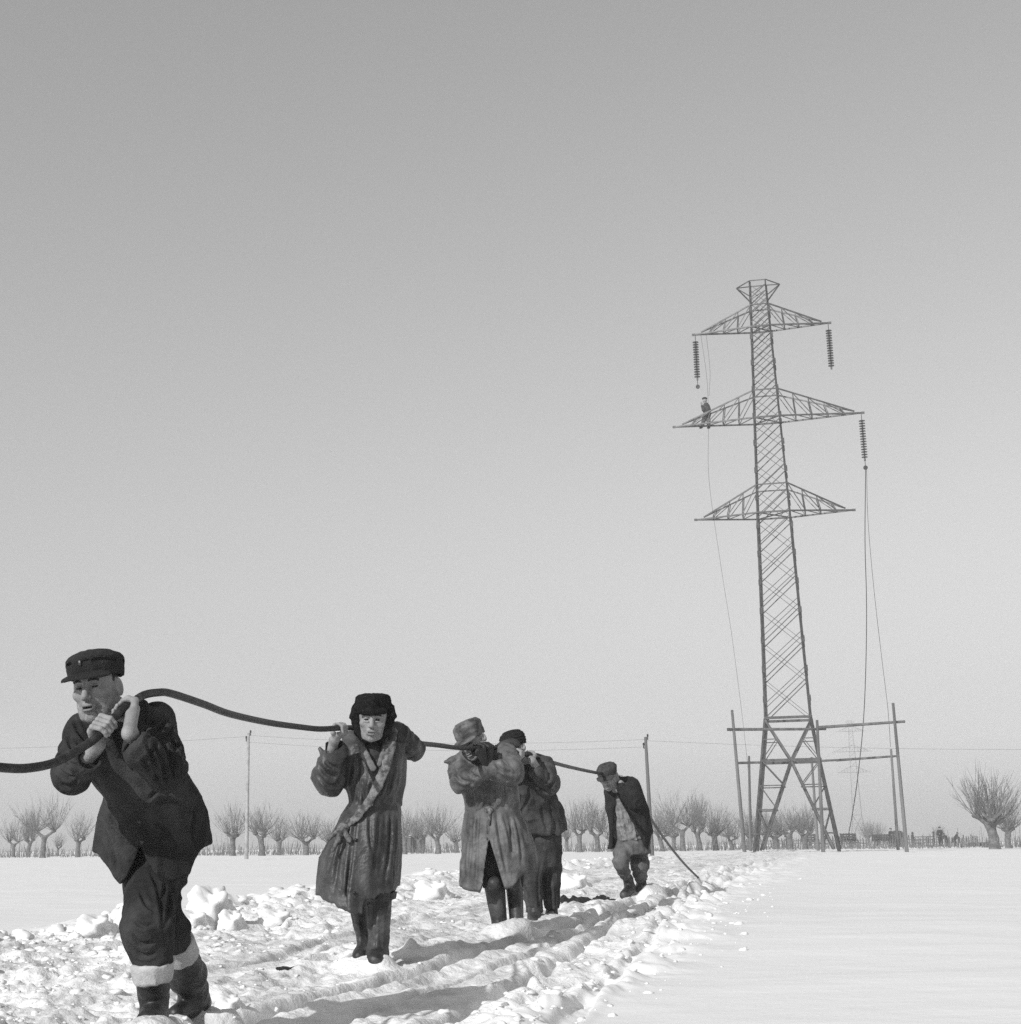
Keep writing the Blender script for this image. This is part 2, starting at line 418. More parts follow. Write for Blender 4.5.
def rows(L):
    out = []
    for py, xl, xr, Yc, b in L:
        c = P((xl + xr) / 2, py, Yc); out.append((c[2], c[0], c[1], (xr - xl) / 2 * Yc / FL, b))
    return out
def hemcut(s, xs, ys, lo, hi, rag=.0, seed=0):
    def f(Q):
        px, py = proj(Q); Y = Q[..., 1]
        hy = np.interp(px, xs, ys)
        if rag: hy = hy + rag * (vn(px * .35, py * 0, seed=seed) - .5)
        return np.clip((hy - py) * Y / FL * .6, -.2, .2)
    big = hi[1] - lo[1] > .8
    s.fn((-99, -99, -99) if big else lo, (99, 99, 99) if big else hi, f, '-', .004)
def bump_folds(s, amp, scale, stretch=(1, 1, .5), seed=0):
    amp *= 1.35
    s.mods.append(lambda Q: amp * (np.abs(vn(Q[..., 0] / scale * stretch[0], Q[..., 1] / scale * stretch[1], Q[..., 2] / scale * stretch[2], seed) - .5) * 3 - .6 + .4 * (vn(Q[..., 0] / scale * 2.3, Q[..., 1] / scale * 2.3, Q[..., 2] / scale * 1.7, seed + 2) - .5)))
def ribbon(mb, pts, w, th, nrm):
    for a, b in zip(pts[:-1], pts[1:]): mb.bar(a, b, w, th, ref=np.cross(unit(b - a), nrm))
def cap_field(s, h=0, fur=False):
    pass

# cable ------------------------------------------------------------------
CABLE_PX = [(-40, 757, 4.25), (-15, 765, 4.33), (7, 768, 4.42), (29, 768, 4.5), (56, 762, 4.6), (86, 745, 4.7), (99, 735, 4.75), (108, 724.5, 4.79), (120, 712, 4.86), (133, 702, 4.97), (144, 695, 5.07), (158, 692.5, 5.17), (171, 693.5, 5.25),
            (203, 704, 5.55), (230, 714, 5.9), (268, 722.5, 6.5), (300, 727, 6.95), (320, 729, 7.25), (340, 728, 7.5), (356, 728, 7.75), (374, 731, 7.95), (400, 738, 8.0), (418, 743, 8.08), (436, 745, 8.5), (455, 747.5, 8.9), (473, 748.5, 9.15), (482, 748, 9.24), (496, 748, 9.5), (510, 751, 9.85),
            (520, 753.5, 10.1), (530, 755, 10.25), (541, 758.5, 10.5), (556, 763.5, 11.0), (576, 768.5, 12.0), (595, 772.5, 13.0), (610, 775, 13.55), (626, 782, 13.9), (640, 800, 14.5), (651, 819, 15.3), (660, 832.5, 16.1), (672, 849, 17.5), (685, 864.5, 19.2), (697, 876.5, 20.6), (701, 879.5, 21.0)]
CP = catmull([P(*c) for c in CABLE_PX], 8)
cb = MB(); cb.tube(CP, .0148, 12)
tag(cb.build('cable', mat('tarred_cable', .02, .5, .5, 40, .35, 200, .35, col2=.04), smooth=True), 'thick black cable carried by the five men, its tail end trailing in the snow', 'cable')
def cab(px):
    """point and direction on the cable at pixel column px"""
    xs, _ = proj(CP); i = int(np.argmin(np.abs(xs - px))); return CP[i], unit(CP[min(i + 2, len(CP) - 1)] - CP[max(i - 2, 0)])

def man1():
    q = lambda x, y, Y: P(x, y, Y)
    J = dict(pelvis=q(155, 848, 5.42), chest=q(128, 755, 5.2), neck=q(119, 716, 5.08), head=q(96, 689, 4.97), shL=q(84, 727, 5.1), elL=q(71, 779, 4.9), wrL=q(98, 746, 4.84),
             shR=q(158, 722, 5.2), elR=q(164, 769, 5.0), wrR=q(129, 733, 4.80), knL=q(147, 932, 5.2), anL=q(154, 1002, 5.29), toL=q(152, 1018, 5.2),
             knR=q(176, 930, 5.48), anR=q(195, 992, 5.85), toR=q(178, 1012, 5.7))
    C1, t1 = cab(105); C2, t2 = cab(123)
    H = [dict(C=C1, t=t1, n=(-.55, .55, .45), curl=1, W=q(98, 745, 4.835), E=J['elL'], h=.0026),
         dict(C=C2, t=t2, n=(.55, -.75, -.35), curl=1, W=q(129, 733, 4.79), E=J['elR'], h=.0026)]
    base = q(160, 900, 5.4); base[2] = -.02
    r = person('nearest man in dark jacket and field cap, both bare hands gripping the cable', 'men hauling the cable through the snow', J, 5.2, base,
               dict(h=.0024, rot=(-5, 5, -7), s=(.93, .98, 1.02), m=.0034), H, bodyh=.008)
    # jacket
    s = SDF(.0052)
    s.loft(rows([(704, 108, 140, 5.12, .06), (709, 98, 158, 5.12, .09), (716, 86, 163, 5.13, .115), (730, 82, 170, 5.16, .135), (760, 88, 180, 5.2, .15), (780, 95, 189, 5.24, .155), (797, 107, 199, 5.28, .16), (821, 101, 206, 5.33, .165), (846, 99, 209, 5.38, .175), (866, 99, 208, 5.4, .185), (886, 101, 206, 5.41, .19)]),
           fold=(.006, .013, 3.0, 3), power=2.2)
    s.loft(rows([(830, 108, 200, 5.36, .155), (866, 106, 201, 5.4, .165), (889, 108, 199, 5.41, .172)]), op='-', k=.005)
    s.chain([q(83, 728, 5.1), q(71.5, 776, 4.92)], [.062, .060], k=.03, fold=.008, ff=26, seed=1)
    s.chain([q(71.5, 776, 4.92), q(86, 765, 4.84)], [.060, .045], k=.02, fold=.005, ff=40, seed=2)
    s.cyl(q(84, 767, 4.85), q(89, 760, 4.82), .050, .048, k=.012)
    s.cyl(q(86, 764, 4.84), q(93, 752, 4.80), .038, .038, k=.004, op='-')
    s.chain([q(155, 722, 5.2), q(166, 771, 4.98)], [.066, .066], k=.03, fold=.010, ff=26, seed=3)
    s.chain([q(166, 771, 4.98), q(138, 749, 4.82)], [.066, .049], k=.02, fold=.010, ff=36, seed=4)
    s.cyl(q(141, 751, 4.83), q(133, 744, 4.81), .054, .050, k=.012)
    s.cyl(q(137, 748, 4.82), q(127, 736, 4.79), .040, .040, k=.004, op='-')
    # closing edge, lapels, pocket
    pts = [q(119, 745, 5.02), q(124, 775, 5.06), q(133, 805, 5.1), q(137, 830, 5.13), q(140, 850, 5.17)]
    for a, b in zip(pts[:-1], pts[1:]): s.cone(a, b, .009, .011, k=.006, op='-')
    s.chain([q(134, 703, 5.02), q(131, 728, 4.99), q(125, 752, 5.01)], [.012, .018, .010], k=.014, flat=((0, 1, 0), 2))
    s.chain([q(104, 722, 5.02), q(108, 740, 4.99), q(118, 757, 5.01)], [.012, .016, .008], k=.014, flat=((0, 1, 0), 2))
    s.chain([q(104, 715, 5.12), q(122, 708, 5.2), q(142, 706, 5.12)], [.022, .026, .022], k=.015)
    s.cone(q(180, 838, 5.2), q(199, 834, 5.26), .004, .004, k=.006, op='-')
    for c, Y in ((((146, 742), (154, 764), (158, 786)), 4.83), (((152, 741), (162, 764), (166, 788)), 4.86), (((159, 741), (170, 762), (175, 784)), 4.89), (((166, 735), (178, 755), (182, 774)), 4.96), (((140, 756), (150, 772), (166, 790)), 4.82),
                 (((168, 716), (160, 728), (146, 738)), 5.07), (((175, 726), (166, 736), (155, 741)), 5.03), (((182, 742), (174, 748), (164, 748)), 4.98), (((150, 700), (152, 715), (150, 730)), 5.1),
                 (((66, 732), (72, 748), (84, 758)), 4.95), (((58, 752), (68, 762), (80, 768)), 4.87), (((57, 768), (66, 776), (78, 778)), 4.86), (((60, 784), (70, 786), (80, 778)), 4.87), (((74, 720), (80, 734), (90, 744)), 5.0),
                 (((100, 800), (112, 818), (128, 836)), 5.14), (((150, 806), (168, 800), (188, 806)), 5.14), (((104, 830), (112, 850), (118, 872)), 5.16), (((150, 820), (165, 830), (178, 850)), 5.17), (((196, 800), (192, 830), (196, 850)), 5.27), (((148, 800), (160, 790), (176, 796)), 5.1)):
        s.crease(c, dep=.011, w=2.0)
    hemcut(s, [90, 98, 101, 108, 113, 120, 127, 134, 139, 142, 147, 152, 158, 170, 182, 190, 195, 200, 209, 214], [850, 852, 857, 866, 875, 883, 878, 862, 846, 848, 860, 868, 876, 880, 877, 872, 858, 849, 843, 842], q(90, 890, 4.9), q(215, 838, 5.9))
    bump_folds(s, .005, .06, seed=4)
    j = part('jacket', s, [JACKET], r)
    for (x, y, Y) in ((136.5, 822, 5.145), (139, 842, 5.15)):
        mb = MB(); c = q(x + 3, y, Y); mb.tube([c, c + [0, -.006, 0]], .0065, 8); mb.build('button', HORN, j, True)
    # shirt at the throat
    s = SDF(.005); s.cone(q(115, 728, 5.06), q(118, 745, 5.10), .04, .03, k=.01, flat=((0, 1, 0), 1.3))
    part('shirt', s, clothm('collar_cloth', .09), r)
    # trousers
    s = SDF(.0055)
    s.cone(q(150, 845, 5.42), q(156, 860, 5.42), .145, .12, k=.05)
    s.chain([q(152, 862, 5.38), q(150, 900, 5.25), q(147, 928, 5.17)], [.098, .080, .080], k=.03, fold=.011, ff=20, seed=6)
    s.chain([q(147, 928, 5.17), q(152, 950, 5.2), q(153, 958, 5.2)], [.080, .068, .058], k=.03, fold=.010, ff=26, seed=7)
    s.chain([q(164, 860, 5.5), q(163, 902, 5.46), q(169, 930, 5.47)], [.100, .060, .062], k=.03, fold=.010, ff=22, seed=8)
    s.chain([q(171, 932, 5.47), q(179, 946, 5.54)], [.064, .050], k=.03, fold=.003, ff=30, seed=9)
    for c, Y in ((((133, 918), (142, 926), (156, 924)), 5.10), (((131, 934), (142, 944), (158, 940)), 5.09), (((135, 950), (144, 956), (158, 952)), 5.12), (((166, 880), (162, 905), (163, 930)), 5.2), (((150, 870), (158, 890), (160, 915)), 5.17), (((140, 890), (146, 904), (156, 912)), 5.16), (((172, 885), (168, 905), (166, 930)), 5.36), (((176, 915), (172, 925), (168, 940)), 5.4)):
        s.crease(c, dep=.009, w=2.0)
    bump_folds(s, .006, .07, seed=8)
    t = part('trousers', s, TROUSER_D, r)
    for a, b, ra, rb in ((q(152, 962, 5.2), q(153, 983, 5.21), .077, .066), (q(177, 941, 5.525), q(183, 957, 5.59), .064, .064)):
        s = SDF(.004); s.cyl(a, b, ra, rb, rnd=.012, k=.005); bump_folds(s, .003, .03, seed=3); part('rolled_cuff', s, CUFF, t)
    s = SDF(.005); s.chain([q(153, 972, 5.21), q(153.5, 988, 5.25), q(154, 1001, 5.27), q(154, 1010, 5.28)], [.057, .050, .041, .046], k=.03, fold=.005, ff=34)
    s.chain([q(156, 1020, 5.32), q(152, 1021, 5.2), q(149, 1022, 5.08)], [.043, .045, .046], k=.03)
    part('boot', s, BOOT_D, r)
    s = SDF(.005); s.chain([q(182, 955, 5.58), q(187, 975, 5.7), q(193, 990, 5.82), q(198, 1000, 5.88)], [.057, .068, .052, .045], k=.03, fold=.005, ff=30, seed=4)
    s.chain([q(203, 1003, 5.92), q(190, 1006, 5.8), q(176, 1014, 5.68)], [.034, .042, .034], k=.03)
    part('boot', s, BOOT_D, r)
    # cap
    R = euler(math.radians(-4), math.radians(2), math.radians(-7)) * 1.02; o = J['head'] + [0, 0, .007]
    s = SDF(.0035)
    s.loft([(.034, 0, .012, .088, .108), (.055, 0, .012, .091, .112), (.085, 0, .012, .095, .115), (.098, 0, .012, .092, .112), (.112, 0, .016, .080, .095), (.122, 0, .02, .05, .06)], k=.01, power=2.15)
    s.ell((0, .016, .098), (.09, .106, .032), k=.01)
    s.fn((-.12, -.13, .0), (.12, .14, .1), lambda Q: (lambda ring: ring)(np.hypot(np.hypot(Q[..., 0] / .92, (Q[..., 1] - .012) / 1.13) - .1, (Q[..., 2] - .082)) - .0035), '-', .004)
    s.loft([(.02, 0, .012, .078, .098), (.06, 0, .012, .078, .098)], op='-', k=.004)
    bump_folds(s, .003, .03, stretch=(1, 1, 1), seed=2)
    c = part('field_cap', s, BLACK_WOOL, r, (R, o))
    s = SDF(.0032)
    s.fn((-.095, -.175, .005), (.095, -.07, .06), lambda Q: np.maximum(np.maximum(np.hypot(Q[..., 0] / 1.12, (Q[..., 1] + .080)) - .078, np.abs(Q[..., 2] - (.046 + .42 * (Q[..., 1] + .09) + 2.6 * -Q[..., 0] ** 2)) - .004), Q[..., 1] + .078), '+', .004)
    part('brim', s, BLACK_WOOL, c, (R, o))
    s = SDF(.003); s.cyl((-.012, -.103, .082), (-.012, -.108, .082), .006, rnd=.001); s.cyl((-.012, -.102, .071), (-.012, -.106, .071), .005, rnd=.001); part('button', s, METAL, c, (R, o))

def man2():
    q = lambda x, y, Y: P(x, y, Y)
    J = dict(pelvis=q(372, 832, 7.85), chest=q(376, 765, 7.8), neck=q(374, 742, 7.78), head=q(373, 719.5, 7.62), shL=q(352, 748, 7.82), elL=q(327, 780, 7.65), wrL=q(333.5, 741, 7.52),
             shR=q(399, 742, 7.85), elR=q(413, 750, 7.98), wrR=q(410, 743, 8.06), knL=q(357, 895, 7.9), anL=q(363, 945, 7.95), toL=q(360, 957, 7.85),
             knR=q(379, 890, 7.8), anR=q(378, 945, 7.8), toR=q(377, 957, 7.65))
    C1, t1 = cab(340)
    H = [dict(C=C1, t=t1, n=(-.1, .3, -.9), curl=-1, W=q(334, 740, 7.515), E=J['elL'], h=.0034, thumb=-1), dict(C=cab(411)[0], t=cab(411)[1], n=(.1, .5, -.8), curl=1, W=q(411, 748, 8.05), E=J['elR'], h=.0045)]
    base = q(372, 958, 7.8); base[2] = CZ - .62
    r = person('man in black fur hat and long oilcloth coat with a diagonal sling, facing the camera', 'men hauling the cable through the snow', J, 7.8, base,
               dict(h=.003, rot=(3, 8, 3), s=1.0), H)
    s = SDF(.006)
    s.loft(rows([(733, 362, 386, 7.85, .05), (738, 354, 394, 7.83, .08), (744, 348, 402, 7.8, .11), (760, 347, 404, 7.78, .145), (785, 347, 403, 7.78, .15), (800, 350, 399, 7.79, .14), (805, 350, 398, 7.8, .135)]), fold=(.006, .020, 3.5, 11))
    s.loft(rows([(803, 349, 398, 7.8, .135), (812, 345, 400, 7.8, .15), (830, 336, 400, 7.8, .17), (856, 323, 399, 7.8, .19), (896, 319, 397, 7.8, .21), (918, 318, 396, 7.8, .215)]), fold=(.010, .024, 2.2, 14), k=.01)
    s.loft(rows([(840, 345, 392, 7.8, .14), (896, 330, 388, 7.8, .17), (920, 330, 388, 7.8, .17)]), op='-', k=.005)
    s.chain([q(353, 746, 7.82), q(330, 778, 7.66)], [.075, .088], k=.04, fold=.014, ff=22, seed=21)
    s.chain([q(328, 777, 7.66), q(335, 752, 7.55)], [.080, .060], k=.03, fold=.010, ff=26, seed=22)
    s.cone(q(335, 757, 7.55), q(333, 741, 7.5), .045, .050, k=.003, op='-')
    s.cone(q(326, 757, 7.6), q(320, 749, 7.6), .022, .010, k=.02)
    s.chain([q(397, 738, 7.85), q(407, 745, 7.92), q(414, 750, 7.98), q(413, 752, 8.04)], [.070, .066, .052, .045], k=.02, fold=.013, ff=30, seed=23)
    s.chain([q(388, 731, 7.8), q(396, 728, 7.86), q(404, 735, 7.9)], [.02, .035, .03], k=.02, fold=.008, ff=40)
    s.chain([q(362, 822, 7.6), q(363, 860, 7.58), q(365, 905, 7.57)], [.008, .012, .02], k=.006, op='-')
    s.chain([q(352, 822, 7.63), q(349, 860, 7.6), q(347, 900, 7.59)], [.004, .005, .007], k=.012, op='-')
    s.chain([q(386, 815, 7.64), q(384, 850, 7.62), q(378, 890, 7.6)], [.008, .014, .018], k=.02, op='-')
    s.cone(q(374, 746, 7.63), q(374, 768, 7.62), .045, .01, k=.01, op='-', flat=((0, 1, 0), 1.0))
    for c, Y in ((((318, 762), (326, 774), (338, 778)), 7.57), (((316, 772), (326, 784), (340, 786)), 7.59), (((324, 752), (328, 764), (340, 770)), 7.56), (((345, 760), (342, 775), (334, 788)), 7.66), (((356, 770), (354, 790), (358, 806)), 7.64), (((362, 775), (362, 792), (366, 806)), 7.63), (((372, 780), (370, 795), (372, 808)), 7.63), (((392, 770), (388, 790), (378, 806)), 7.65), (((398, 775), (394, 792), (388, 804)), 7.68),
                 (((380, 808), (377, 840), (372, 880)), 7.63), (((391, 808), (390, 845), (384, 885)), 7.65), (((352, 812), (340, 850), (333, 898)), 7.64), (((356, 812), (352, 850), (345, 902)), 7.6), (((344, 830), (331, 858), (324, 890)), 7.67), (((370, 812), (370, 835), (374, 860)), 7.62), (((396, 812), (396, 850), (393, 885)), 7.72), (((405, 738), (412, 745), (416, 752)), 7.92), (((400, 742), (404, 752), (412, 756)), 7.9)):
        s.crease(c, dep=.008, w=1.8)
    hemcut(s, [316, 319, 334, 349, 362, 363.5, 366, 369, 383, 397, 400], [894, 895, 903, 911, 916, 902, 899, 898, 894, 889, 888], q(312, 925, 7.3), q(404, 880, 8.3), rag=3)
    bump_folds(s, .007, .08, stretch=(1, 1, .5), seed=14)
    j = part('oilcloth_coat', s, OIL1, r)
    for x, y, Y in ((356, 840, 7.605), (354.5, 893, 7.575)): mb = MB(); c = q(x, y, Y); mb.tube([c, c + [0, -.008, 0]], .009, 8); mb.build('button', mat('black_button', .008, .4), j, True)
    s = SDF(.005); s.ell(q(374, 756, 7.69), (.055, .05, .075), k=.01); bump_folds(s, .006, .03, seed=3); part('shirt', s, clothm('dark_shirt', .05), r)
    s = SDF(.005)
    s.chain([q(357, 727, 7.72), q(359, 740, 7.66), q(365, 755, 7.61), q(373, 768, 7.585)], [.010, .015, .022, .018], k=.01, flat=((0, 1, 0), 2.2), fold=.001, ff=60)
    s.chain([q(386, 733, 7.70), q(385, 748, 7.64), q(379, 764, 7.59)], [.012, .016, .012], k=.01, flat=((0, 1, 0), 2.2), fold=.001, ff=60)
    part('scarf', s, SCARF, r)
    # sling over the shoulder, tied at the hip
    s = SDF(.0042)
    sp = [q(394, 731, 7.74), q(391, 745, 7.645), q(386, 765, 7.60), q(378, 785, 7.59), q(368, 803, 7.60), q(357, 817, 7.615), q(346, 826, 7.63)]
    s.chain(sp, [.020, .027, .029, .027, .021, .020, .015], k=.012, flat=((.3, 1, .2), 3.6), fold=.0012, ff=50)
    s.chain([q(385, 733, 7.70), q(383, 750, 7.62)], [.012, .01], k=.01, flat=((0, 1, 0), 1.5))
    s.ell(q(343, 828, 7.62), (.03, .025, .028), k=.01)
    s.chain([q(342, 829, 7.61), q(336, 833, 7.6), q(329, 838, 7.6)], [.012, .012, .014], k=.01); s.chain([q(342, 829, 7.61), q(338, 840, 7.59), q(332, 851, 7.585)], [.012, .013, .010], k=.01)
    s.chain([q(343, 829, 7.62), q(349, 840, 7.6)], [.012, .016], k=.01)
    s.mods.append(lambda Q: .004 * (vn(Q[..., 0] * 60, Q[..., 1] * 60, Q[..., 2] * 90) - .5))
    part('rope_sling', s, STRAP, r)
    s = SDF(.006)
    for a, b, cc, Y in ((369, 391, 385, 7.78), (352, 368, 360, 7.92)):
        s.loft(rows([(840, a, b, Y, .09), (893, a, b, Y, .085)]), fold=(.005, .008, 3, 5), k=.03)
    part('trousers', s, TROUSER_D, r)
    s = SDF(.005); s.loft(rows([(893, 368, 393, 7.77, .085), (897, 368, 391, 7.77, .082), (915, 368, 390, 7.77, .078), (932, 369, 389, 7.77, .072), (948, 368, 388, 7.77, .075), (956, 367, 388, 7.75, .085), (962, 367, 388, 7.74, .085)]), fold=(.002, .006, 3, 6))
    s.cone(q(377, 955, 7.75), q(376, 961, 7.62), .05, .042, k=.03); s.loft(rows([(892, 367, 396, 7.77, .095), (899, 367, 395, 7.77, .092)]), k=.01, fold=(.004, .004, 4, 2))
    bump_folds(s, .004, .05, stretch=(1, 1, 1.5), seed=5); part('boot', s, BOOT_W, r)
    s = SDF(.005); s.loft(rows([(893, 350, 368, 7.92, .08), (915, 351, 368, 7.93, .078), (936, 357, 368, 7.95, .07), (945, 358, 368, 7.94, .075), (962, 356, 367, 7.92, .09)]), fold=(.002, .006, 3, 7))
    s.cone(q(362, 953, 7.9), q(360, 957, 7.78), .045, .042, k=.03); bump_folds(s, .004, .05, stretch=(1, 1, 1.5), seed=6); part('boot', s, BOOT_W, r)
    R = euler(math.radians(3), math.radians(5), math.radians(0)); o = J['head'] + [0, 0, .010]
    s = SDF(.0038)
    s.loft([(.030, 0, .012, .092, .112), (.05, 0, .012, .096, .116), (.09, 0, .014, .098, .115), (.112, 0, .016, .094, .108), (.124, 0, .016, .08, .092), (.130, 0, .016, .05, .06)], k=.01)
    s.cone((0, -.098, .050), (0, -.102, .080), .032, .03, k=.02); s.chain([(-.065, -.092, .034), (0, -.118, .030), (.065, -.092, .034)], [.017, .018, .017], k=.012)
    for x in (-1, 1):
        s.chain([(x * .086, .01, .04), (x * .088, .0, -.02), (x * .076, -.02, -.075), (x * .055, -.035, -.112)], [.028, .026, .022, .014], k=.015)
        s.chain([(x * .088, .0, .045), (x * .104, -.005, .018), (x * .120, -.005, .002)], [.03, .018, .008], k=.015)
    s.chain([(0, .09, .03), (0, .085, -.06)], [.05, .05], k=.03)
    s.chain([(-.05, -.04, -.116), (0, -.065, -.128), (.05, -.04, -.116)], [.008, .008, .008], k=.01)
    s.mods.append(lambda Q: .006 * (vn(Q[..., 0] * 130, Q[..., 1] * 130, Q[..., 2] * 130) - .5))
    part('fur_hat', s, mat('black_fur', .014, .95, .4, 60, 1.0, 300, .1), r, (R, o))

def cap_soft(R, o, r, m, brimlen=.05, tall=.1, h=.005, name='cap'):
    s = SDF(h)
    s.loft([(.022, 0, .010, .088, .110), (.06, 0, .008, .092, .116), (tall, .004, .008, .092, .105), (tall + .025, .01, .005, .07, .08)], k=.015)
    s.ell((.008, .0, tall), (.088, .098, .034), k=.02)
    s.mods.append(lambda Q: .010 * (np.abs(vn(Q[..., 0] * 26, Q[..., 1] * 26, Q[..., 2] * 18, 3) - .5) * 2 - .5))
    c = part(name, s, m, r, (R, o))
    s = SDF(h * .8)
    s.fn((-.095, -.09 - brimlen - .02, -.03), (.095, -.07, .06), lambda Q: np.maximum(np.maximum(np.hypot(Q[..., 0], (Q[..., 1] + .06) * .9) - .083 - brimlen * .15, np.abs(Q[..., 2] - (.036 + .4 * (Q[..., 1] + .09) - 2.5 * Q[..., 0] ** 2)) - .005), Q[..., 1] + .075), '+', .004)
    part('brim', s, m, c, (R, o))
    return c

def man3():
    q = lambda x, y, Y: P(x, y, Y)
    J = dict(pelvis=q(492, 830, 9.6), chest=q(490, 780, 9.55), neck=q(487, 758, 9.5), head=q(472, 741, 9.38), shL=q(462, 768, 9.5), elL=q(463, 782, 9.3), wrL=q(480, 774, 9.24),
             shR=q(505, 762, 9.55), elR=q(511, 775, 9.38), wrR=q(494, 770, 9.27), knL=q(494, 885, 9.5), anL=q(499, 918, 9.6), toL=q(500, 925, 9.5),
             knR=q(514, 885, 9.6), anR=q(516, 915, 9.65), toR=q(516, 921, 9.5))
    C1, t1 = cab(476); C2, t2 = cab(486)
    H = [dict(C=C1, t=t1, n=(.2, -.8, -.2), curl=1, W=q(486, 768, 9.2), E=q(480, 775, 9.22), h=.0045, fr=.012, spread=.023, glove=True),
         dict(C=C2, t=t2, n=(.1, -.8, -.4), curl=-1, W=q(489, 764, 9.23), E=q(495, 771, 9.27), h=.0045, fr=.012, spread=.023, glove=True)]
    base = q(500, 922, 9.5); base[2] = CZ - .53
    r = person('man in grey waxed raincoat and crumpled leather cap, black gloves holding the cable', 'men hauling the cable through the snow', J, 9.5, base, dict(h=.0038, rot=(-30, 14, -16)), H)
    s = SDF(.007)
    s.loft(rows([(752, 478, 496, 9.58, .05), (757, 466, 505, 9.56, .09), (765, 455, 512, 9.54, .13), (780, 458, 515, 9.53, .16), (795, 466, 518, 9.53, .165), (803, 468, 518, 9.54, .155), (809, 469, 517, 9.55, .148)]), fold=(.008, .024, 4, 31))
    s.loft(rows([(807, 469, 517, 9.55, .148), (814, 467, 521, 9.55, .17), (829, 465, 528, 9.55, .2), (850, 463, 532, 9.55, .22), (885, 461, 535, 9.55, .25), (895, 461, 535, 9.55, .25)]), fold=(.012, .028, 2.3, 33), k=.01)
    s.loft(rows([(822, 476, 516, 9.57, .14), (885, 472, 524, 9.57, .2), (897, 472, 524, 9.57, .2)]), op='-', k=.005)
    s.chain([q(460, 768, 9.5), q(464, 781, 9.32)], [.076, .076], k=.04, fold=.012, ff=22, seed=41)
    s.chain([q(464, 781, 9.32), q(482, 773, 9.2)], [.070, .050], k=.03, fold=.010, ff=26, seed=42)
    s.chain([q(504, 757, 9.55), q(510, 771, 9.36)], [.086, .080], k=.04, fold=.012, ff=22, seed=43)
    s.chain([q(510, 772, 9.36), q(492, 769, 9.24)], [.085, .055], k=.03, fold=.012, ff=26, seed=44)
    s.chain([q(463, 757, 9.45), q(452, 761, 9.42), q(445, 762, 9.42)], [.035, .022, .008], k=.02)
    s.cone(q(466, 752, 9.45), q(474, 760, 9.4), .035, .02, k=.02)
    s.chain([q(489, 812, 9.37), q(488, 840, 9.34)], [.007, .01], k=.01, op='-'); s.chain([q(509, 812, 9.39), q(514, 850, 9.35)], [.010, .012], k=.02, op='-')
    for c, Y in ((((455, 772), (462, 780), (472, 782)), 9.22), (((456, 784), (464, 788), (474, 782)), 9.23), (((468, 770), (474, 776), (480, 778)), 9.16), (((498, 752), (505, 762), (514, 768)), 9.42), (((494, 762), (502, 770), (514, 774)), 9.27), (((496, 772), (504, 778), (514, 780)), 9.27), (((477, 790), (480, 800), (479, 808)), 9.38), (((484, 786), (486, 798), (484, 807)), 9.37), (((494, 784), (494, 798), (495, 808)), 9.37), (((503, 786), (504, 796), (502, 807)), 9.38), (((511, 786), (513, 798), (510, 808)), 9.4),
                 (((473, 812), (471, 840), (468, 880)), 9.38), (((478, 812), (477, 845), (476, 886)), 9.35), (((496, 812), (500, 840), (508, 880)), 9.34), (((503, 812), (509, 835), (512, 860)), 9.34), (((514, 812), (520, 840), (522, 868)), 9.38), (((470, 820), (466, 850), (464, 880)), 9.42), (((522, 830), (527, 850), (530, 868)), 9.45)):
        s.crease(c, dep=.009, w=1.6)
    hemcut(s, [459, 461, 470, 480, 483, 486, 489, 492, 499, 505, 512, 521, 535], [885, 886, 889, 892, 885, 858, 838, 846, 869, 889, 886, 875, 871], q(457, 898, 9.2), q(538, 830, 9.9), rag=2.5, seed=2)
    bump_folds(s, .008, .09, stretch=(1, 1, .5), seed=24)
    j = part('raincoat', s, OIL2, r)
    s = SDF(.006); s.loft(rows([(807, 467, 519, 9.55, .158), (811, 467, 519, 9.55, .16)]), shell=.03, k=.004); s.ell(q(489, 810, 9.38), (.03, .02, .022)); s.chain([q(490, 811, 9.37), q(489, 824, 9.34)], [.01, .009], k=.01)
    part('belt', s, STRAP, j)
    s = SDF(.0065)
    s.loft(rows([(835, 478, 508, 9.62, .1), (888, 484, 504, 9.55, .085)]), fold=(.004, .008, 3, 51), k=.02); s.loft(rows([(835, 500, 528, 9.65, .1), (888, 506, 522, 9.62, .08)]), fold=(.004, .008, 3, 52), k=.02)
    part('trousers', s, TROUSER_M, r)
    for L in ([(886, 484.5, 504.5, 9.55, .082), (905, 488, 505.5, 9.56, .076), (920, 492, 506.5, 9.57, .075), (930, 493, 507, 9.54, .08)], [(886, 506, 522.5, 9.62, .08), (905, 508.5, 523, 9.63, .075), (926, 511, 523, 9.62, .08)]):
        s = SDF(.006); s.loft(rows(L), fold=(.003, .006, 3, 8)); c = rows(L)[0]; s.cone((c[1], c[2] - .02, c[0] + .03), (c[1], c[2] - .16, c[0] + .02), .045, .045, k=.03); part('boot', s, BOOT_W, r)
    R = euler(math.radians(-30), math.radians(8), math.radians(-18)); cap_soft(R, J['head'], r, LEATHERCAP, .045, .105, .0045, 'leather_cap')

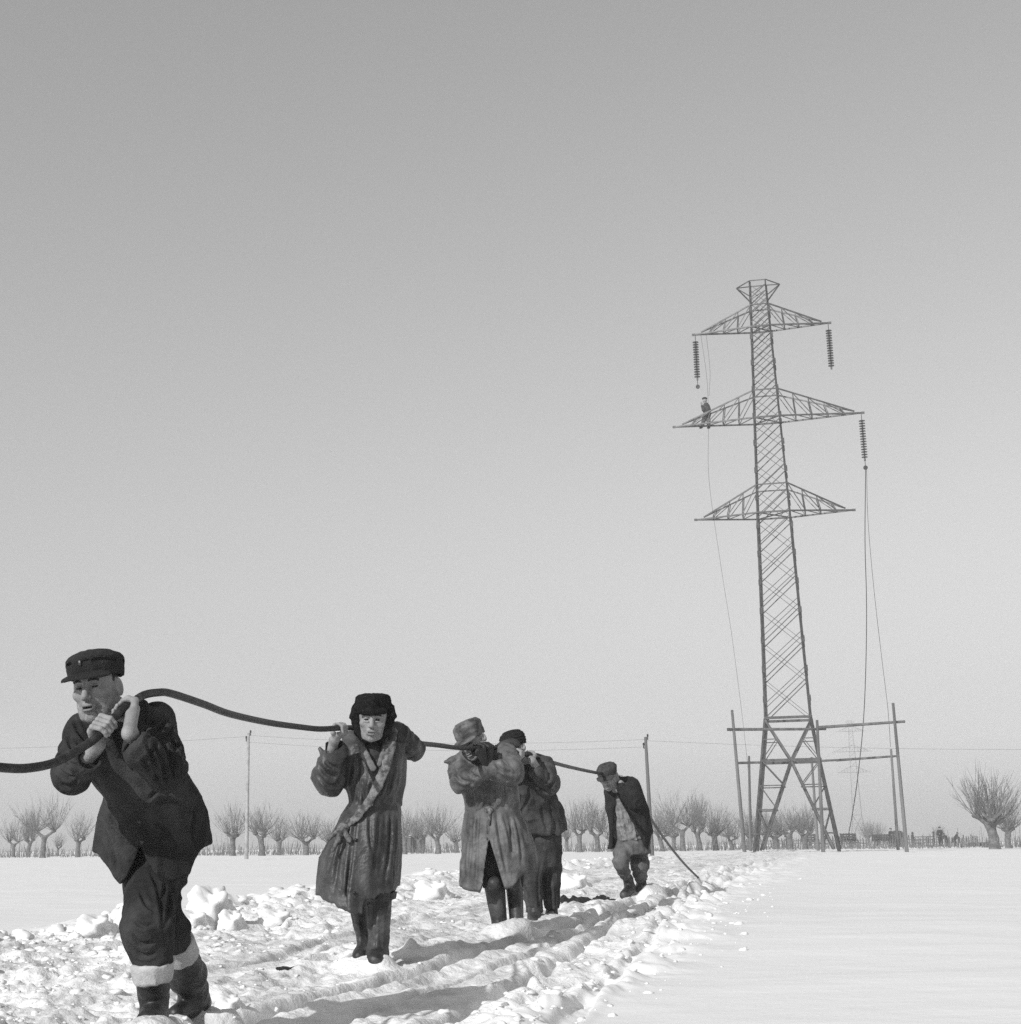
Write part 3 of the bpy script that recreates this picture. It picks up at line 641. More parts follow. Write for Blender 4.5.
def man4():
    q = lambda x, y, Y: P(x, y, Y)
    J = dict(pelvis=q(545, 835, 10.75), chest=q(530, 785, 10.5), neck=q(524, 763, 10.42), head=q(513, 748, 10.3), shL=q(505, 768, 10.4), elL=q(503, 760, 10.15), wrL=q(515, 757, 10.02),
             shR=q(543, 768, 10.5), elR=q(548, 785, 10.3), wrR=q(532, 761, 10.12), knL=q(532, 875, 10.6), anL=q(534, 912, 10.65), toL=q(533, 918, 10.5),
             knR=q(551, 872, 10.75), anR=q(552, 910, 10.8), toR=q(551, 916, 10.65))
    C1, t1 = cab(529)
    H = [dict(C=C1, t=t1, n=(.1, -.8, -.3), curl=1, W=q(532.5, 761, 10.12), E=J['elR'], h=.0045), dict(C=cab(518)[0], t=cab(518)[1], n=(.1, -.8, -.3), curl=-1, W=q(516, 760, 10.0), E=J['elL'], h=.0045)]
    base = q(540, 918, 10.6); base[2] = CZ - .53
    r = person('stooping man in dark knitted cap and baggy work jacket, close behind the grey raincoat', 'men hauling the cable through the snow', J, 10.4, base, dict(h=.004, rot=(-42, 12, -4)), H)
    s = SDF(.0075)
    s.loft(rows([(756, 515, 535, 10.5, .06), (760, 508, 546, 10.5, .1), (768, 504, 550, 10.5, .14), (780, 503, 551, 10.52, .17), (795, 504, 554, 10.56, .19), (808, 506, 561, 10.62, .2), (822, 509, 563.5, 10.68, .2), (832, 512, 564, 10.7, .2), (840, 513, 562, 10.7, .19)]), fold=(.008, .022, 4, 61))
    s.chain([q(541, 765, 10.48), q(547, 783, 10.3)], [.080, .075], k=.04, fold=.014, ff=24, seed=62)
    s.chain([q(547, 783, 10.3), q(538, 772, 10.18)], [.074, .052], k=.03, fold=.008, ff=30, seed=63)
    s.chain([q(508, 765, 10.4), q(501, 757, 10.2), q(508, 749, 10.12), q(512, 745, 10.12)], [.08, .07, .055, .04], k=.03, fold=.010, ff=30, seed=64)
    s.chain([q(534, 772, 10.3), q(534, 800, 10.36), q(541, 822, 10.45)], [.005, .006, .008], k=.01, op='-')
    for c, Y in ((((540, 760), (546, 768), (550, 778)), 10.32), (((537, 776), (545, 784), (553, 786)), 10.22), (((536, 782), (542, 790), (550, 792)), 10.24), (((520, 790), (522, 810), (526, 830)), 10.4), (((530, 785), (528, 800), (520, 815)), 10.38), (((548, 800), (552, 815), (556, 830)), 10.5), (((540, 800), (544, 820), (548, 832)), 10.46), (((505, 748), (508, 756), (512, 760)), 10.05)):
        s.crease(c, dep=.009, w=1.6)
    hemcut(s, [505, 530, 545, 553, 559, 562, 566], [838, 838, 834, 832, 835, 832, 828], q(500, 845, 10.2), q(568, 825, 11))
    bump_folds(s, .014, .09, stretch=(1, 1, .7), seed=34)
    part('work_jacket', s, OIL3, r)
    s = SDF(.0075)
    s.loft(rows([(822, 522, 560, 10.7, .15), (840, 526, 560.5, 10.7, .15), (868, 530, 559.5, 10.72, .13)]), fold=(.006, .010, 3, 71))
    s.loft(rows([(850, 524, 548, 10.65, .11), (880, 522, 541, 10.6, .095), (900, 525, 541, 10.62, .085), (912, 528, 541, 10.63, .08)]), fold=(.006, .013, 3, 72), k=.04)
    s.loft(rows([(850, 538, 560.5, 10.75, .11), (880, 541, 559, 10.76, .1), (908, 546, 557.5, 10.78, .085)]), fold=(.006, .013, 3, 73), k=.04)
    bump_folds(s, .010, .08, stretch=(1, 1, 1), seed=9); part('trousers', s, TROUSER_M, r)
    for x, Y, a, b in ((534.5, 10.6, 528, 541), (551.5, 10.78, 546, 557.5)):
        s = SDF(.0065); s.loft(rows([(906, a, b, Y, .06), (924, a, b, Y, .07)])); s.cone(q(x, 917, Y), q(x - 1, 922, Y - .14), .042, .036, k=.03); part('boot', s, BOOT_W, r)
    R = euler(math.radians(-42), math.radians(12), math.radians(-4)); s = SDF(.005)
    s.loft([(.02, 0, .012, .086, .108), (.05, 0, .012, .091, .112), (.09, 0, .016, .086, .1), (.118, 0, .02, .06, .07), (.128, 0, .02, .03, .035)], k=.01)
    s.mods.append(lambda Q: .003 * np.sin(Q[..., 2] * 300)); s.cyl((0, .012, .018), (0, .012, .045), .096, k=.01, flat=((1, 0, 0), 1.05)); part('knitted_cap', s, mat('dark_knit', .02, .95, .3, 40, 1.0, 200, .1), r, (R, J['head']))

def man5():
    q = lambda x, y, Y: P(x, y, Y)
    J = dict(pelvis=q(631, 838, 13.7), chest=q(624, 800, 13.6), neck=q(616, 783, 13.55), head=q(608, 776.5, 13.4), shL=q(611, 790, 13.5), elL=q(610, 806, 13.5), wrL=q(613, 812, 13.55),
             shR=q(630, 785, 13.6), elR=q(634, 798, 13.4), wrR=q(620, 783, 13.42), knL=q(622, 862, 13.5), anL=q(628, 885, 13.75), toL=q(624, 894, 13.55),
             knR=q(638, 862, 13.75), anR=q(641, 882, 13.9), toR=q(640, 886, 13.85))
    C1, t1 = cab(618)
    H = [dict(C=C1, t=t1, n=(.1, -.8, -.3), curl=1, W=q(620.5, 783, 13.42), E=J['elR'], h=.006)]
    base = q(631, 892, 13.7); base[2] = CZ - .49
    r = person('last man on the cable, bent forward, open black jacket over pale work clothes', 'men hauling the cable through the snow', J, 13.5, base, dict(h=.005, rot=(-22, 24, -6)), H, bodyh=.011)
    s = SDF(.009)
    s.loft(rows([(776, 616, 628, 13.62, .05), (780, 610, 634, 13.6, .1), (786, 606, 639, 13.6, .15), (797, 606, 644, 13.6, .18), (812, 609, 648, 13.62, .2), (830, 611, 651.5, 13.66, .22), (853, 610, 652, 13.7, .23)]), fold=(.006, .020, 3, 81))
    s.loft(rows([(790, 612, 635, 13.62, .10), (812, 613, 643, 13.65, .12), (830, 615, 647, 13.68, .14), (856, 614, 648, 13.7, .16)]), op='-', k=.005)
    s.chain([q(630, 786, 13.58), q(634, 799, 13.38), q(623, 789, 13.36)], [.085, .075, .05], k=.03, fold=.01, ff=24, seed=5)
    s.chain([q(610, 790, 13.52), q(610, 808, 13.5), q(613, 828, 13.52), q(612, 846, 13.55)], [.055, .045, .032, .028], k=.02)
    hemcut(s, [605, 609, 613, 614.3, 616, 645, 648, 652], [848, 848, 847, 815, 791, 846, 850, 833], q(603, 856, 13.2), q(655, 786, 13.62), rag=1)
    hemcut(s, [605, 611, 645, 648, 652], [848, 848, 845, 850, 833], q(603, 856, 13.2), q(655, 838, 14.2))
    bump_folds(s, .008, .09, seed=44); part('jacket', s, BLACK_WOOL, r)
    s = SDF(.008); s.loft(rows([(783, 605, 620, 13.54, .06), (795, 608, 628, 13.56, .09), (812, 612, 636, 13.58, .11), (830, 613, 642, 13.6, .12), (840, 616, 644, 13.62, .12)]), fold=(.006, .018, 4, 91)); s.cone(q(612, 781, 13.42), q(616, 790, 13.4), .03, .03); bump_folds(s, .012, .06, stretch=(1, 1, 1), seed=6)
    part('shirt', s, SHIRT, r)
    s = SDF(.008)
    s.loft(rows([(832, 615, 646, 13.65, .16), (842, 614.5, 649, 13.67, .16), (854, 614.5, 649, 13.67, .15)]), fold=(.006, .014, 3, 95))
    s.chain([q(622, 848, 13.6), q(621.5, 863, 13.5), q(625, 876, 13.65)], [.080, .070, .045], k=.03, fold=.010, ff=24, seed=8)
    s.chain([q(639, 848, 13.75), q(640, 864, 13.72), q(640.5, 877, 13.8)], [.092, .080, .055], k=.03, fold=.012, ff=24, seed=9)
    bump_folds(s, .008, .08, stretch=(1, 1, 1), seed=19); part('trousers', s, TROUSER_P, r)
    s = SDF(.007); s.chain([q(628, 879, 13.7), q(629.5, 886, 13.74)], [.05, .05], k=.02); s.chain([q(630, 889, 13.72), q(624, 895, 13.52)], [.05, .042], k=.03); part('boot', s, BOOT_W, r)
    s = SDF(.007); s.chain([q(641, 878, 13.82), q(641.5, 884, 13.95)], [.045, .05], k=.02); s.chain([q(641.5, 887, 13.98), q(639, 889, 13.8)], [.045, .04], k=.03); part('boot', s, BOOT_W, r)
    R = euler(math.radians(-22), math.radians(20), math.radians(-6)); cap_soft(R, J['head'], r, clothm('tweed', .05, .3, 40), .05, .085, .006, 'flat_cap')

def small_person(label, group, foot, h, yaw, coat, legs, pose='stand', vox=.03):
    """distant figure, feet at foot"""
    o = np.asarray(foot, float); k = h / 1.72; cs, sn = math.cos(yaw), math.sin(yaw)
    def W(x, y, z): return o + k * np.array([x * cs - y * sn, x * sn + y * cs, z])
    r = empty('person', tuple(o), label, 'person', group)
    lean = {'stand': 0, 'bend': .35, 'work': .12}[pose]
    s = SDF(vox * .6)
    s.ell(W(0, -lean * 1.25, 1.6), (.085, .1, .12)); s.cone(W(0, -lean, 1.4), W(0, -lean * 1.2, 1.55), .06, .055)
    s.cone(W(0, 0, .9), W(0, -lean, 1.35), .12, .13, k=.05)
    for x in (-1, 1):
        s.chain([W(x * .1, 0, .9), W(x * .12, -.05, .48), W(x * .13, .02, .06), W(x * .14, -.12, .04)], [.09, .06, .045, .035])
        s.chain([W(x * .19, -lean, 1.36), W(x * .26, -lean - .05, 1.1), W(x * .14, -lean - .28, 1.12)], [.05, .042, .035])
    part('body', s, SKIN_D, r)
    s = SDF(vox * .6); s.chain([W(0, .01, .62), W(0, 0, .9), W(0, -lean, 1.32)], [.19, .165, .18], k=.05, flat=((cs * 0 - sn, cs, 0), 1.35))
    for x in (-1, 1): s.chain([W(x * .18, -lean, 1.36), W(x * .26, -lean - .05, 1.1), W(x * .15, -lean - .22, 1.12)], [.08, .07, .055], k=.05)
    part('coat', s, coat, r)
    s = SDF(vox * .6)
    for x in (-1, 1): s.chain([W(x * .09, 0, .85), W(x * .12, -.05, .48), W(x * .13, .02, .12)], [.115, .09, .07], k=.03)
    part('trousers', s, legs, r)
    s = SDF(vox * .5); s.ell(W(0, -lean * 1.25, 1.675), (.11, .125, .065)); s.ell(W(0, -lean * 1.25 - .1, 1.64), (.08, .07, .02)); part('cap', s, BLACK_WOOL, r)
    return r
man1(); man2(); man3(); man4(); man5()
# ------------------------------------------------------------ camera, light, sky
cam = bpy.data.cameras.new('camera'); co = bpy.data.objects.new('camera', cam); COL.objects.link(co)
M = Matrix.Identity(4)
for i, v in enumerate((Rv, Uv, -Fv)):
    for j in range(3): M[j][i] = v[j]
M.translation = Vector(CAM); co.matrix_world = M
cam.sensor_fit = 'HORIZONTAL'; cam.sensor_width = 36; cam.lens = FL / 1021 * 36; cam.clip_start = .05; cam.clip_end = 8000
sc.camera = co
SUN_EL, SUN_AZ = math.radians(29), math.radians(214)   # azimuth clockwise from +y
sd = Vector((math.sin(SUN_AZ) * math.cos(SUN_EL), math.cos(SUN_AZ) * math.cos(SUN_EL), math.sin(SUN_EL)))
L = bpy.data.lights.new('sun', 'SUN'); L.energy = SUN; L.angle = math.radians(.7); L.color = (1, 1, 1)
lo = bpy.data.objects.new('sun', L); COL.objects.link(lo); lo.rotation_euler = sd.to_track_quat('Z', 'Y').to_euler()
w = bpy.data.worlds.new('World'); sc.world = w; w.use_nodes = True; nt = w.node_tree
bg = nt.nodes['Background']; sky = nt.nodes.new('ShaderNodeTexSky'); sky.sky_type = 'NISHITA'; sky.sun_disc = False
sky.sun_elevation = SUN_EL; sky.sun_rotation = SUN_AZ; sky.dust_density = SKY_DUST; sky.air_density = SKY_AIR; sky.ozone_density = 1.0; sky.altitude = 0
bw = nt.nodes.new('ShaderNodeSeparateColor'); nt.links.new(sky.outputs[0], bw.inputs[0]); nt.links.new(bw.outputs['Blue'], bg.inputs['Color']); bg.inputs['Strength'].default_value = SKY_STR
sc.view_settings.view_transform = 'Standard'; sc.view_settings.look = 'None'; sc.view_settings.exposure = EXPO
sc.cycles.use_denoising = DENOISE
sc.cycles.max_bounces = 6; sc.cycles.volume_bounces = 1; sc.cycles.diffuse_bounces = 3; sc.cycles.transparent_max_bounces = 8

# ------------------------------------------------------------ the snow field
def g0(x, y):
    """height of the smooth field"""
    b = np.interp(y, [-40, 2, 4, 5.6, 7.8, 9.5, 12, 14, 20, 30, 74, 900], [-.80, -.80, -.74, -.69, -.600, -.530, -.515, -.495, -.475, -.46, -.45, -.45])
    return CZ + b - .0087 * x * np.clip(y / 20, 0, 1)
def GP(px, py):
    """where the ray through a pixel meets the smooth field"""
    d = P(px, py, 1.0) - CAM; t = np.linspace(2.5, 200, 8000); q = CAM[:, None] + d[:, None] * t
    k = np.argmax(q[2] < g0(q[0], q[1])); return q[:, k]
def polydist(X, Y, pts):
    best = np.full(X.shape, 1e9, np.float32); side = np.zeros(X.shape, np.float32)
    for a, b in zip(pts[:-1], pts[1:]):
        a = a[:2]; b = b[:2]; ab = b - a; L2 = ab @ ab
        t = np.clip(((X - a[0]) * ab[0] + (Y - a[1]) * ab[1]) / L2, 0, 1)
        dx = X - a[0] - t * ab[0]; dy = Y - a[1] - t * ab[1]; d = np.hypot(dx, dy)
        sg = np.sign(ab[0] * (Y - a[1]) - ab[1] * (X - a[0])); m = d < best
        best = np.where(m, d, best); side = np.where(m, sg, side)
    return best, side
LE = [GP(*p) for p in ((-120, 952), (60, 932), (220, 914), (330, 897), (440, 880), (560, 866), (700, 855.5), (790, 851.5))]
RE = [GP(*p) for p in ((500, 1023), (585, 985), (640, 945), (680, 905), (720, 880), (770, 862), (815, 853.5))]
LEa = np.array(LE); REa = np.array(RE)
def field(X, Y):
    """full snow height and the trampled mask"""
    Z = g0(X, Y)
    ly = LEa[:, 1]; ry = REa[:, 1]
    o = np.argsort(ly); lx = np.interp(Y, ly[o], LEa[o, 0]); o = np.argsort(ry); rx = np.interp(Y, ry[o], REa[o, 0], left=-.05 + REa[:, 0].min())
    lx = np.where(Y < ly.min(), LEa[0, 0] - 3, lx)
    wob = .55 * (fbm(X * 1.3, Y * .9, oct=4, seed=5) - .5) * np.clip(Y / 12, .5, 2.5)
    e = np.minimum(X - lx, rx - X) + wob                # >0 inside the trampled track
    sc_ = np.clip(Y / 9, .55, 4)
    inside = np.clip(e / (.40 * sc_) + .5, 0, 1); inside = inside * inside * (3 - 2 * inside)
    fade = np.clip(1.35 - Y / 90, .25, 1)
    # trampled, clodded snow
    n1 = fbm(X * 1.6, Y * 1.6, oct=4, seed=11); n2 = fbm(X * 6.5, Y * 6.5, oct=4, seed=21, gain=.55); n3 = np.abs(fbm(X * 3.6, Y * 3.6, oct=3, seed=31) - .5) * 2
    cl = np.clip(vn(X * 9, Y * 9, seed=2) - .52, 0, 1) * np.clip(vn(X * 2.3, Y * 2.3, seed=8) * 2 - .6, 0, 1)
    rough = .09 * (n1 - .5) + .085 * (n2 - .5) - .05 * n3 + .07 * cl + .05 * (fbm(X * 14, Y * 14, oct=2, seed=78) - .5) + .022 * (fbm(X * 19, Y * 19, oct=2, seed=77) - .5) + .02
    nr = np.zeros(X.shape)
    for pts, wd, dp in RUTS:
        d, _s = polydist(X, Y, pts); nr = np.maximum(nr, np.exp(-(d / .30) ** 2))
    rough = rough * (1 - .62 * nr)
    Z = Z + inside * fade * (rough - .025)
    # piled edges
    dl = np.abs(X - lx + wob); berm = np.exp(-(dl / (.33 * sc_)) ** 2)
    piles = np.clip(fbm(X * 2.2, Y * 2.2, oct=4, seed=41, gain=.6) - .42, 0, 1) * 1.35
    Z = Z + berm * piles * .36 * fade * np.where(Y < 8, .6, 1)
    dr = np.abs(rx - X + wob); Z = Z + np.exp(-(dr / (.30 * sc_)) ** 2) * np.clip(fbm(X * 3, Y * 3, oct=4, seed=51, gain=.6) - .4, 0, 1) * .30 * fade
    # wheel ruts
    for pts, wd, dp in RUTS:
        d, sd_ = polydist(X, Y, pts)
        wv = d + .09 * (fbm(X * 3, Y * 1.5, oct=3, seed=61) - .5)
        Z = Z - dp * np.exp(-(wv / wd) ** 4) * (.75 + .5 * vn(X * 3, Y * 3, seed=3)) * fade + dp * .25 * np.exp(-((wv - wd * 1.9) / (wd * .8)) ** 2) * (.3 + .9 * fbm(X * 5, Y * 5, oct=3, seed=71)) * fade
    # footprints
    for (fx, fy, an, r_) in FEET:
        m = (np.abs(X - fx) < .5) & (np.abs(Y - fy) < .5)
        if not m.any(): continue
        dx = X[m] - fx; dy = Y[m] - fy; c, s_ = math.cos(an), math.sin(an); u = (dx * c + dy * s_) / .15; v = (-dx * s_ + dy * c) / .075
        q_ = np.sqrt(u * u + v * v); Z[m] += -.07 * np.exp(-q_ ** 4) * r_ + .035 * np.exp(-((q_ - 1.5) / .4) ** 2) * r_
    # wind-packed field
    out = 1 - inside
    Z = Z + out * (.10 * (fbm(X * .3, Y * .3, oct=3, seed=81) - .5) * np.clip(Y / 12, .3, 1) + .030 * (fbm(X * 1.1 + Y * .5, Y * 1.7, oct=4, seed=91) - .5) + .05 * np.clip(fbm(X * .5, Y * .9, oct=3, seed=95) - .55, 0, 1))
    # snow bank rising by the right edge of the near field
    # snow heaped over the feet of the men
    for (fx, fy, zt, r_) in HEAPS:
        d2 = ((X - fx) ** 2 + (Y - fy) ** 2) / r_ ** 2; m = d2 < 6
        if m.any():
            zt2 = zt + .02 - .09 * np.abs(fbm(X[m] * 9, Y[m] * 9, oct=4, seed=17) - .5)
            wgt = np.exp(-d2[m] ** 2); Z[m] = Z[m] * (1 - wgt) + zt2 * wgt
    return Z, inside
RUTS = [([GP(*p) for p in ((330, 1023), (410, 994), (470, 974), (540, 948), (610, 918), (668, 890), (720, 873))], .03, .04), ([GP(*p) for p in ((560, 1023), (600, 990), (650, 945), (692, 905), (735, 880), (780, 864))], .035, .04),
        ([GP(*p) for p in ((230, 1023), (300, 1000), (360, 985), (425, 968), (490, 947), (560, 926), (640, 900), (700, 882), (760, 864))], .06, .105),
        ([GP(*p) for p in ((440, 1023), (498, 996), (540, 972), (613, 927), (679, 896), (730, 874), (790, 857))], .055, .09),
        ([GP(*p) for p in ((150, 975), (260, 960), (330, 935), (440, 912), (540, 893), (640, 872), (740, 858))], .05, .04)]
HEAPS = []
def heap(px, py, Y, r_=.2):
    q = P(px, py, Y); HEAPS.append((q[0], q[1], q[2], r_))
for a in ((360, 958, 7.83, .13), (377, 957, 7.68, .11), (500, 926, 9.42, .12), (517, 921, 9.5, .12), (534, 919, 10.5, .13), (551, 916, 10.65, .13), (640, 886, 13.7, .15), (646, 885, 13.9, .2),
          (628, 899, 13.7, .15), (178, 1018, 5.62, .07), (206, 1010, 5.86, .09), (222, 1013, 5.85, .09), (150, 1022, 5.0, .14), (160, 1022, 5.25, .12)): heap(*a)
FEET = []
_r = random.Random(5)
for k in range(90):
    t = _r.random() ** 1.5; y = 4 + 40 * t; a = np.interp(y, np.sort(LEa[:, 1]), LEa[np.argsort(LEa[:, 1]), 0]); b = np.interp(y, np.sort(REa[:, 1]), REa[np.argsort(REa[:, 1]), 0])
    _r.random(); FEET.append((a + (b - a) * _r.random(), y, _r.uniform(.9, 2.2), _r.uniform(.5, 1.2)))
def build_ground():
    ys = np.concatenate([np.linspace(-40, 2, 15)[:-1], np.exp(np.linspace(math.log(2.0), math.log(3.6), 40))[:-1], np.exp(np.linspace(math.log(3.6), math.log(24), 820))[:-1], np.exp(np.linspace(math.log(24), math.log(120), 330))[:-1], np.exp(np.linspace(math.log(120), math.log(600), 40))])
    u = np.concatenate([-np.exp(np.linspace(math.log(1.9), math.log(.62), 40))[:-1], np.linspace(-.62, .62, 760), np.exp(np.linspace(math.log(.62), math.log(1.9), 40))[1:]])
    Yg, Ug = np.meshgrid(ys, u, indexing='ij'); sp = np.maximum(Yg, 3.0) + np.where(Yg < 2, 12, 0); X = Ug * sp
    Z, ins = field(X, Yg)
    # small scale clods only where the mesh can carry them
    V = np.stack([X, Yg, Z], -1).reshape(-1, 3); ny, nx = X.shape
    i = np.arange(ny - 1)[:, None] * nx + np.arange(nx - 1)[None]; F = np.stack([i, i + 1, i + nx + 1, i + nx], -1).reshape(-1, 4)
    me = mk_mesh('snow_field', V, F)
    at = me.attributes.new('trampled', 'FLOAT', 'POINT'); at.data.foreach_set('value', ins.astype(np.float32).ravel())
    m = bpy.data.materials.new('snow'); m.use_nodes = True; nt = m.node_tree; b = nt.nodes['Principled BSDF']
    b.inputs['Roughness'].default_value = .65; b.inputs['Specular IOR Level'].default_value = .25
    a = nt.nodes.new('ShaderNodeAttribute'); a.attribute_name = 'trampled'
    tc = nt.nodes.new('ShaderNodeTexCoord'); n = nt.nodes.new('ShaderNodeTexNoise'); n.inputs['Scale'].default_value = 1.6; n.inputs['Detail'].default_value = 8; n.inputs['Roughness'].default_value = .7
    nt.links.new(tc.outputs['Object'], n.inputs['Vector'])
    r = nt.nodes.new('ShaderNodeValToRGB'); r.color_ramp.elements[0].position = .36; r.color_ramp.elements[0].color = (.46, .46, .46, 1); r.color_ramp.elements[1].position = .55; r.color_ramp.elements[1].color = (.76, .76, .76, 1)
    nt.links.new(n.outputs['Fac'], r.inputs['Fac'])
    mx = nt.nodes.new('ShaderNodeMix'); mx.data_type = 'RGBA'; mx.inputs[6].default_value = (.74, .74, .74, 1)
    nt.links.new(a.outputs['Fac'], mx.inputs[0]); nt.links.new(r.outputs[0], mx.inputs[7]); nt.links.new(mx.outputs[2], b.inputs['Base Color'])
    n2 = nt.nodes.new('ShaderNodeTexNoise'); n2.inputs['Scale'].default_value = 28; n2.inputs['Detail'].default_value = 6; n2.inputs['Roughness'].default_value = .6; nt.links.new(tc.outputs['Object'], n2.inputs['Vector'])
    n3 = nt.nodes.new('ShaderNodeTexNoise'); n3.inputs['Scale'].default_value = 5; n3.inputs['Detail'].default_value = 4
    mp = nt.nodes.new('ShaderNodeMapping'); mp.inputs['Scale'].default_value = (.35, 1, 1); nt.links.new(tc.outputs['Object'], mp.inputs[0]); nt.links.new(mp.outputs[0], n3.inputs['Vector'])
    ma = nt.nodes.new('ShaderNodeMath'); ma.operation = 'MULTIPLY_ADD'; nt.links.new(a.outputs['Fac'], ma.inputs[0]); ma.inputs[1].default_value = .5; ma.inputs[2].default_value = .12
    bp = nt.nodes.new('ShaderNodeBump'); bp.inputs['Distance'].default_value = .03; nt.links.new(ma.outputs[0], bp.inputs['Strength']); nt.links.new(n2.outputs['Fac'], bp.inputs['Height'])
    bp2 = nt.nodes.new('ShaderNodeBump'); bp2.inputs['Distance'].default_value = .03; bp2.inputs['Strength'].default_value = .25; nt.links.new(n3.outputs['Fac'], bp2.inputs['Height']); nt.links.new(bp.outputs[0], bp2.inputs['Normal']); nt.links.new(bp2.outputs[0], b.inputs['Normal'])
    tag(new_obj('snow_ground', me, m), kind='structure'); return m
SNOW = build_ground()
def gz(x, y): return float(field(np.array([[float(x)]]), np.array([[float(y)]]))[0][0, 0])
def gzv(x, y): return field(np.asarray(x, float)[None].copy(), np.asarray(y, float)[None].copy())[0][0]

# loose lumps of snow ------------------------------------------------------
ICO = None
def ico(sub=2):
    import bmesh
    bm = bmesh.new(); bmesh.ops.create_icosphere(bm, subdivisions=sub, radius=1)
    V = np.array([v.co[:] for v in bm.verts]); F = np.array([[v.index for v in f.verts] for f in bm.faces]); bm.free(); return V, F
def lumps_mesh(items, sub=2, amp=.35):
    V0, F0 = ico(sub); VV = []; FF = []; n = 0
    for k, (c, r) in enumerate(items):
        d = 1 + amp * (fbm(V0[:, 0] * 1.6 + k * 3.1, V0[:, 1] * 1.6, V0[:, 2] * 1.6, oct=3, seed=k % 17) - .5) * 2
        d = d * (1 + .22 * (np.abs(vn(V0[:, 0] * 1.1 + k, V0[:, 1] * 1.1, V0[:, 2] * 1.1, seed=9) - .5)))
        VV.append(V0 * d[:, None] * np.asarray(r) + np.asarray(c)); FF.append(F0 + n); n += len(V0)
    V = np.concatenate(VV); F = np.concatenate(FF)
    me = bpy.data.meshes.new('lumps'); me.vertices.add(len(V)); me.vertices.foreach_set('co', V.astype(np.float32).ravel()); me.loops.add(F.size); me.loops.foreach_set('vertex_index', F.astype(np.int32).ravel())
    me.polygons.add(len(F)); me.polygons.foreach_set('loop_start', np.arange(0, F.size, 3, dtype=np.int32)); me.polygons.foreach_set('loop_total', np.full(len(F), 3, np.int32)); me.polygons.foreach_set('use_smooth', np.ones(len(F), bool)); me.update(calc_edges=True); return me
items = []
R2 = np.random.default_rng(12)
def scatter(n, edge, w, ymin, ymax, r0, r1, p=1.6):
    e = edge[np.argsort(edge[:, 1])]; t = R2.random(n) ** p; y = ymin + (ymax - ymin) * t; x = np.interp(y, e[:, 1], e[:, 0]) + R2.normal(0, 1, n) * w * np.clip(y / 9, .5, 3)
    r = r0 + (r1 - r0) * R2.random(n) ** 3; z = gzv(x, y)
    for a, b, c, q in zip(x, y, z, r):
        items.append(((a, b, c + q * .02), q * R2.uniform(.7, 1.3, 3) * (1.15, 1, .62)))
scatter(900, LEa, .24, 8.5, 45, .006, .075); scatter(1100, REa, .24, 4.6, 17, .004, .026); 
mid = np.array([(a + b) / 2 for a, b in zip(LEa[1:], REa)]); scatter(1500, mid, .6, 4.8, 26, .003, .016)
left = np.array([[-2.6, 5.5, 0], [-2.9, 7, 0], [-3.0, 9, 0], [-2.4, 11, 0]]); scatter(2200, left, .6, 5.2, 10.5, .004, .026, 1.0)
o = new_obj('snow_rubble', lumps_mesh(items, 2, .85), SNOW); tag(o, 'broken lumps of trampled snow strewn along the track', kind='stuff')
def lump(px, py, Y, r, label):
    c = P(px, py, Y); c[2] = gz(c[0], c[1]) + r[2] * .45
    o = new_obj('snow_lump', lumps_mesh([((0, 0, 0), r)], 4, .75), SNOW); o.location = c
    tag(o, label, 'snow lump', 'big lumps of shovelled snow')
lump(213, 925, 10.3, (.15, .16, .18), 'tallest upright lump of snow, on the far edge of the track behind the nearest man')
lump(194, 934, 10.1, (.12, .12, .085), 'low snow lump leaning against the tallest lump, on its left side')
lump(97, 938, 9.6, (.11, .12, .09), 'rounded snow lump left of the nearest man, at the edge of the smooth field')
lump(233, 934, 10.1, (.085, .09, .10), 'small upright snow lump just right of the tallest lump')
lump(231, 994, 6.3, (.055, .05, .045), 'small round snow lump lying beside the nearest man, behind his rear boot')
lump(278, 920, 10.6, (.12, .10, .08), 'broad snow lump between the tallest lump and the man in the fur hat')
lump(434, 888, 14.5, (.16, .13, .12), 'snow lump on the far track edge between the fur-hatted man and the grey raincoat')
lump(575, 884, 17, (.17, .15, .12), 'snow lump beyond the knitted-cap man, near the dark earth patches')
# earth laid bare ------------------------------------------------------------
EARTH = mat('wet_earth', .02, .8, .5, 20, .5, 40)
def earth(px, py, rx, ry, label, k):
    c = GP(px, py); n = 26; V = []; a = np.linspace(-1, 1, n); A, B = np.meshgrid(a, a, indexing='ij'); X = c[0] + A * rx; Y = c[1] + B * ry
    Z = gzv(X.ravel(), Y.ravel()).reshape(X.shape); h = min(1, rx / .2) * .075 * (fbm(X * 7 + k, Y * 3.5, oct=3, seed=k) - .48) + min(1, rx / .2) * (.016 - .05 * (A * A + B * B))
    V = np.stack([X, Y, Z + h], -1).reshape(-1, 3); i = np.arange(n - 1)[:, None] * n + np.arange(n - 1)[None]; F = np.stack([i, i + n, i + n + 1, i + 1], -1).reshape(-1, 4)
    o = new_obj('earth_patch', mk_mesh('earth', V, F), EARTH); tag(o, label, 'earth patch', 'dark patches of bare earth in the track')
earth(578, 902, .24, .9, 'widest dark earth patch in the snow, between the knitted-cap man and the last man', 1)
earth(602, 899, .16, .6, 'smaller earth patch just left of the last man\'s boots', 2)
earth(287, 970, .10, .10, 'thin dark earth streak left of the fur-hatted man\'s boots', 3)
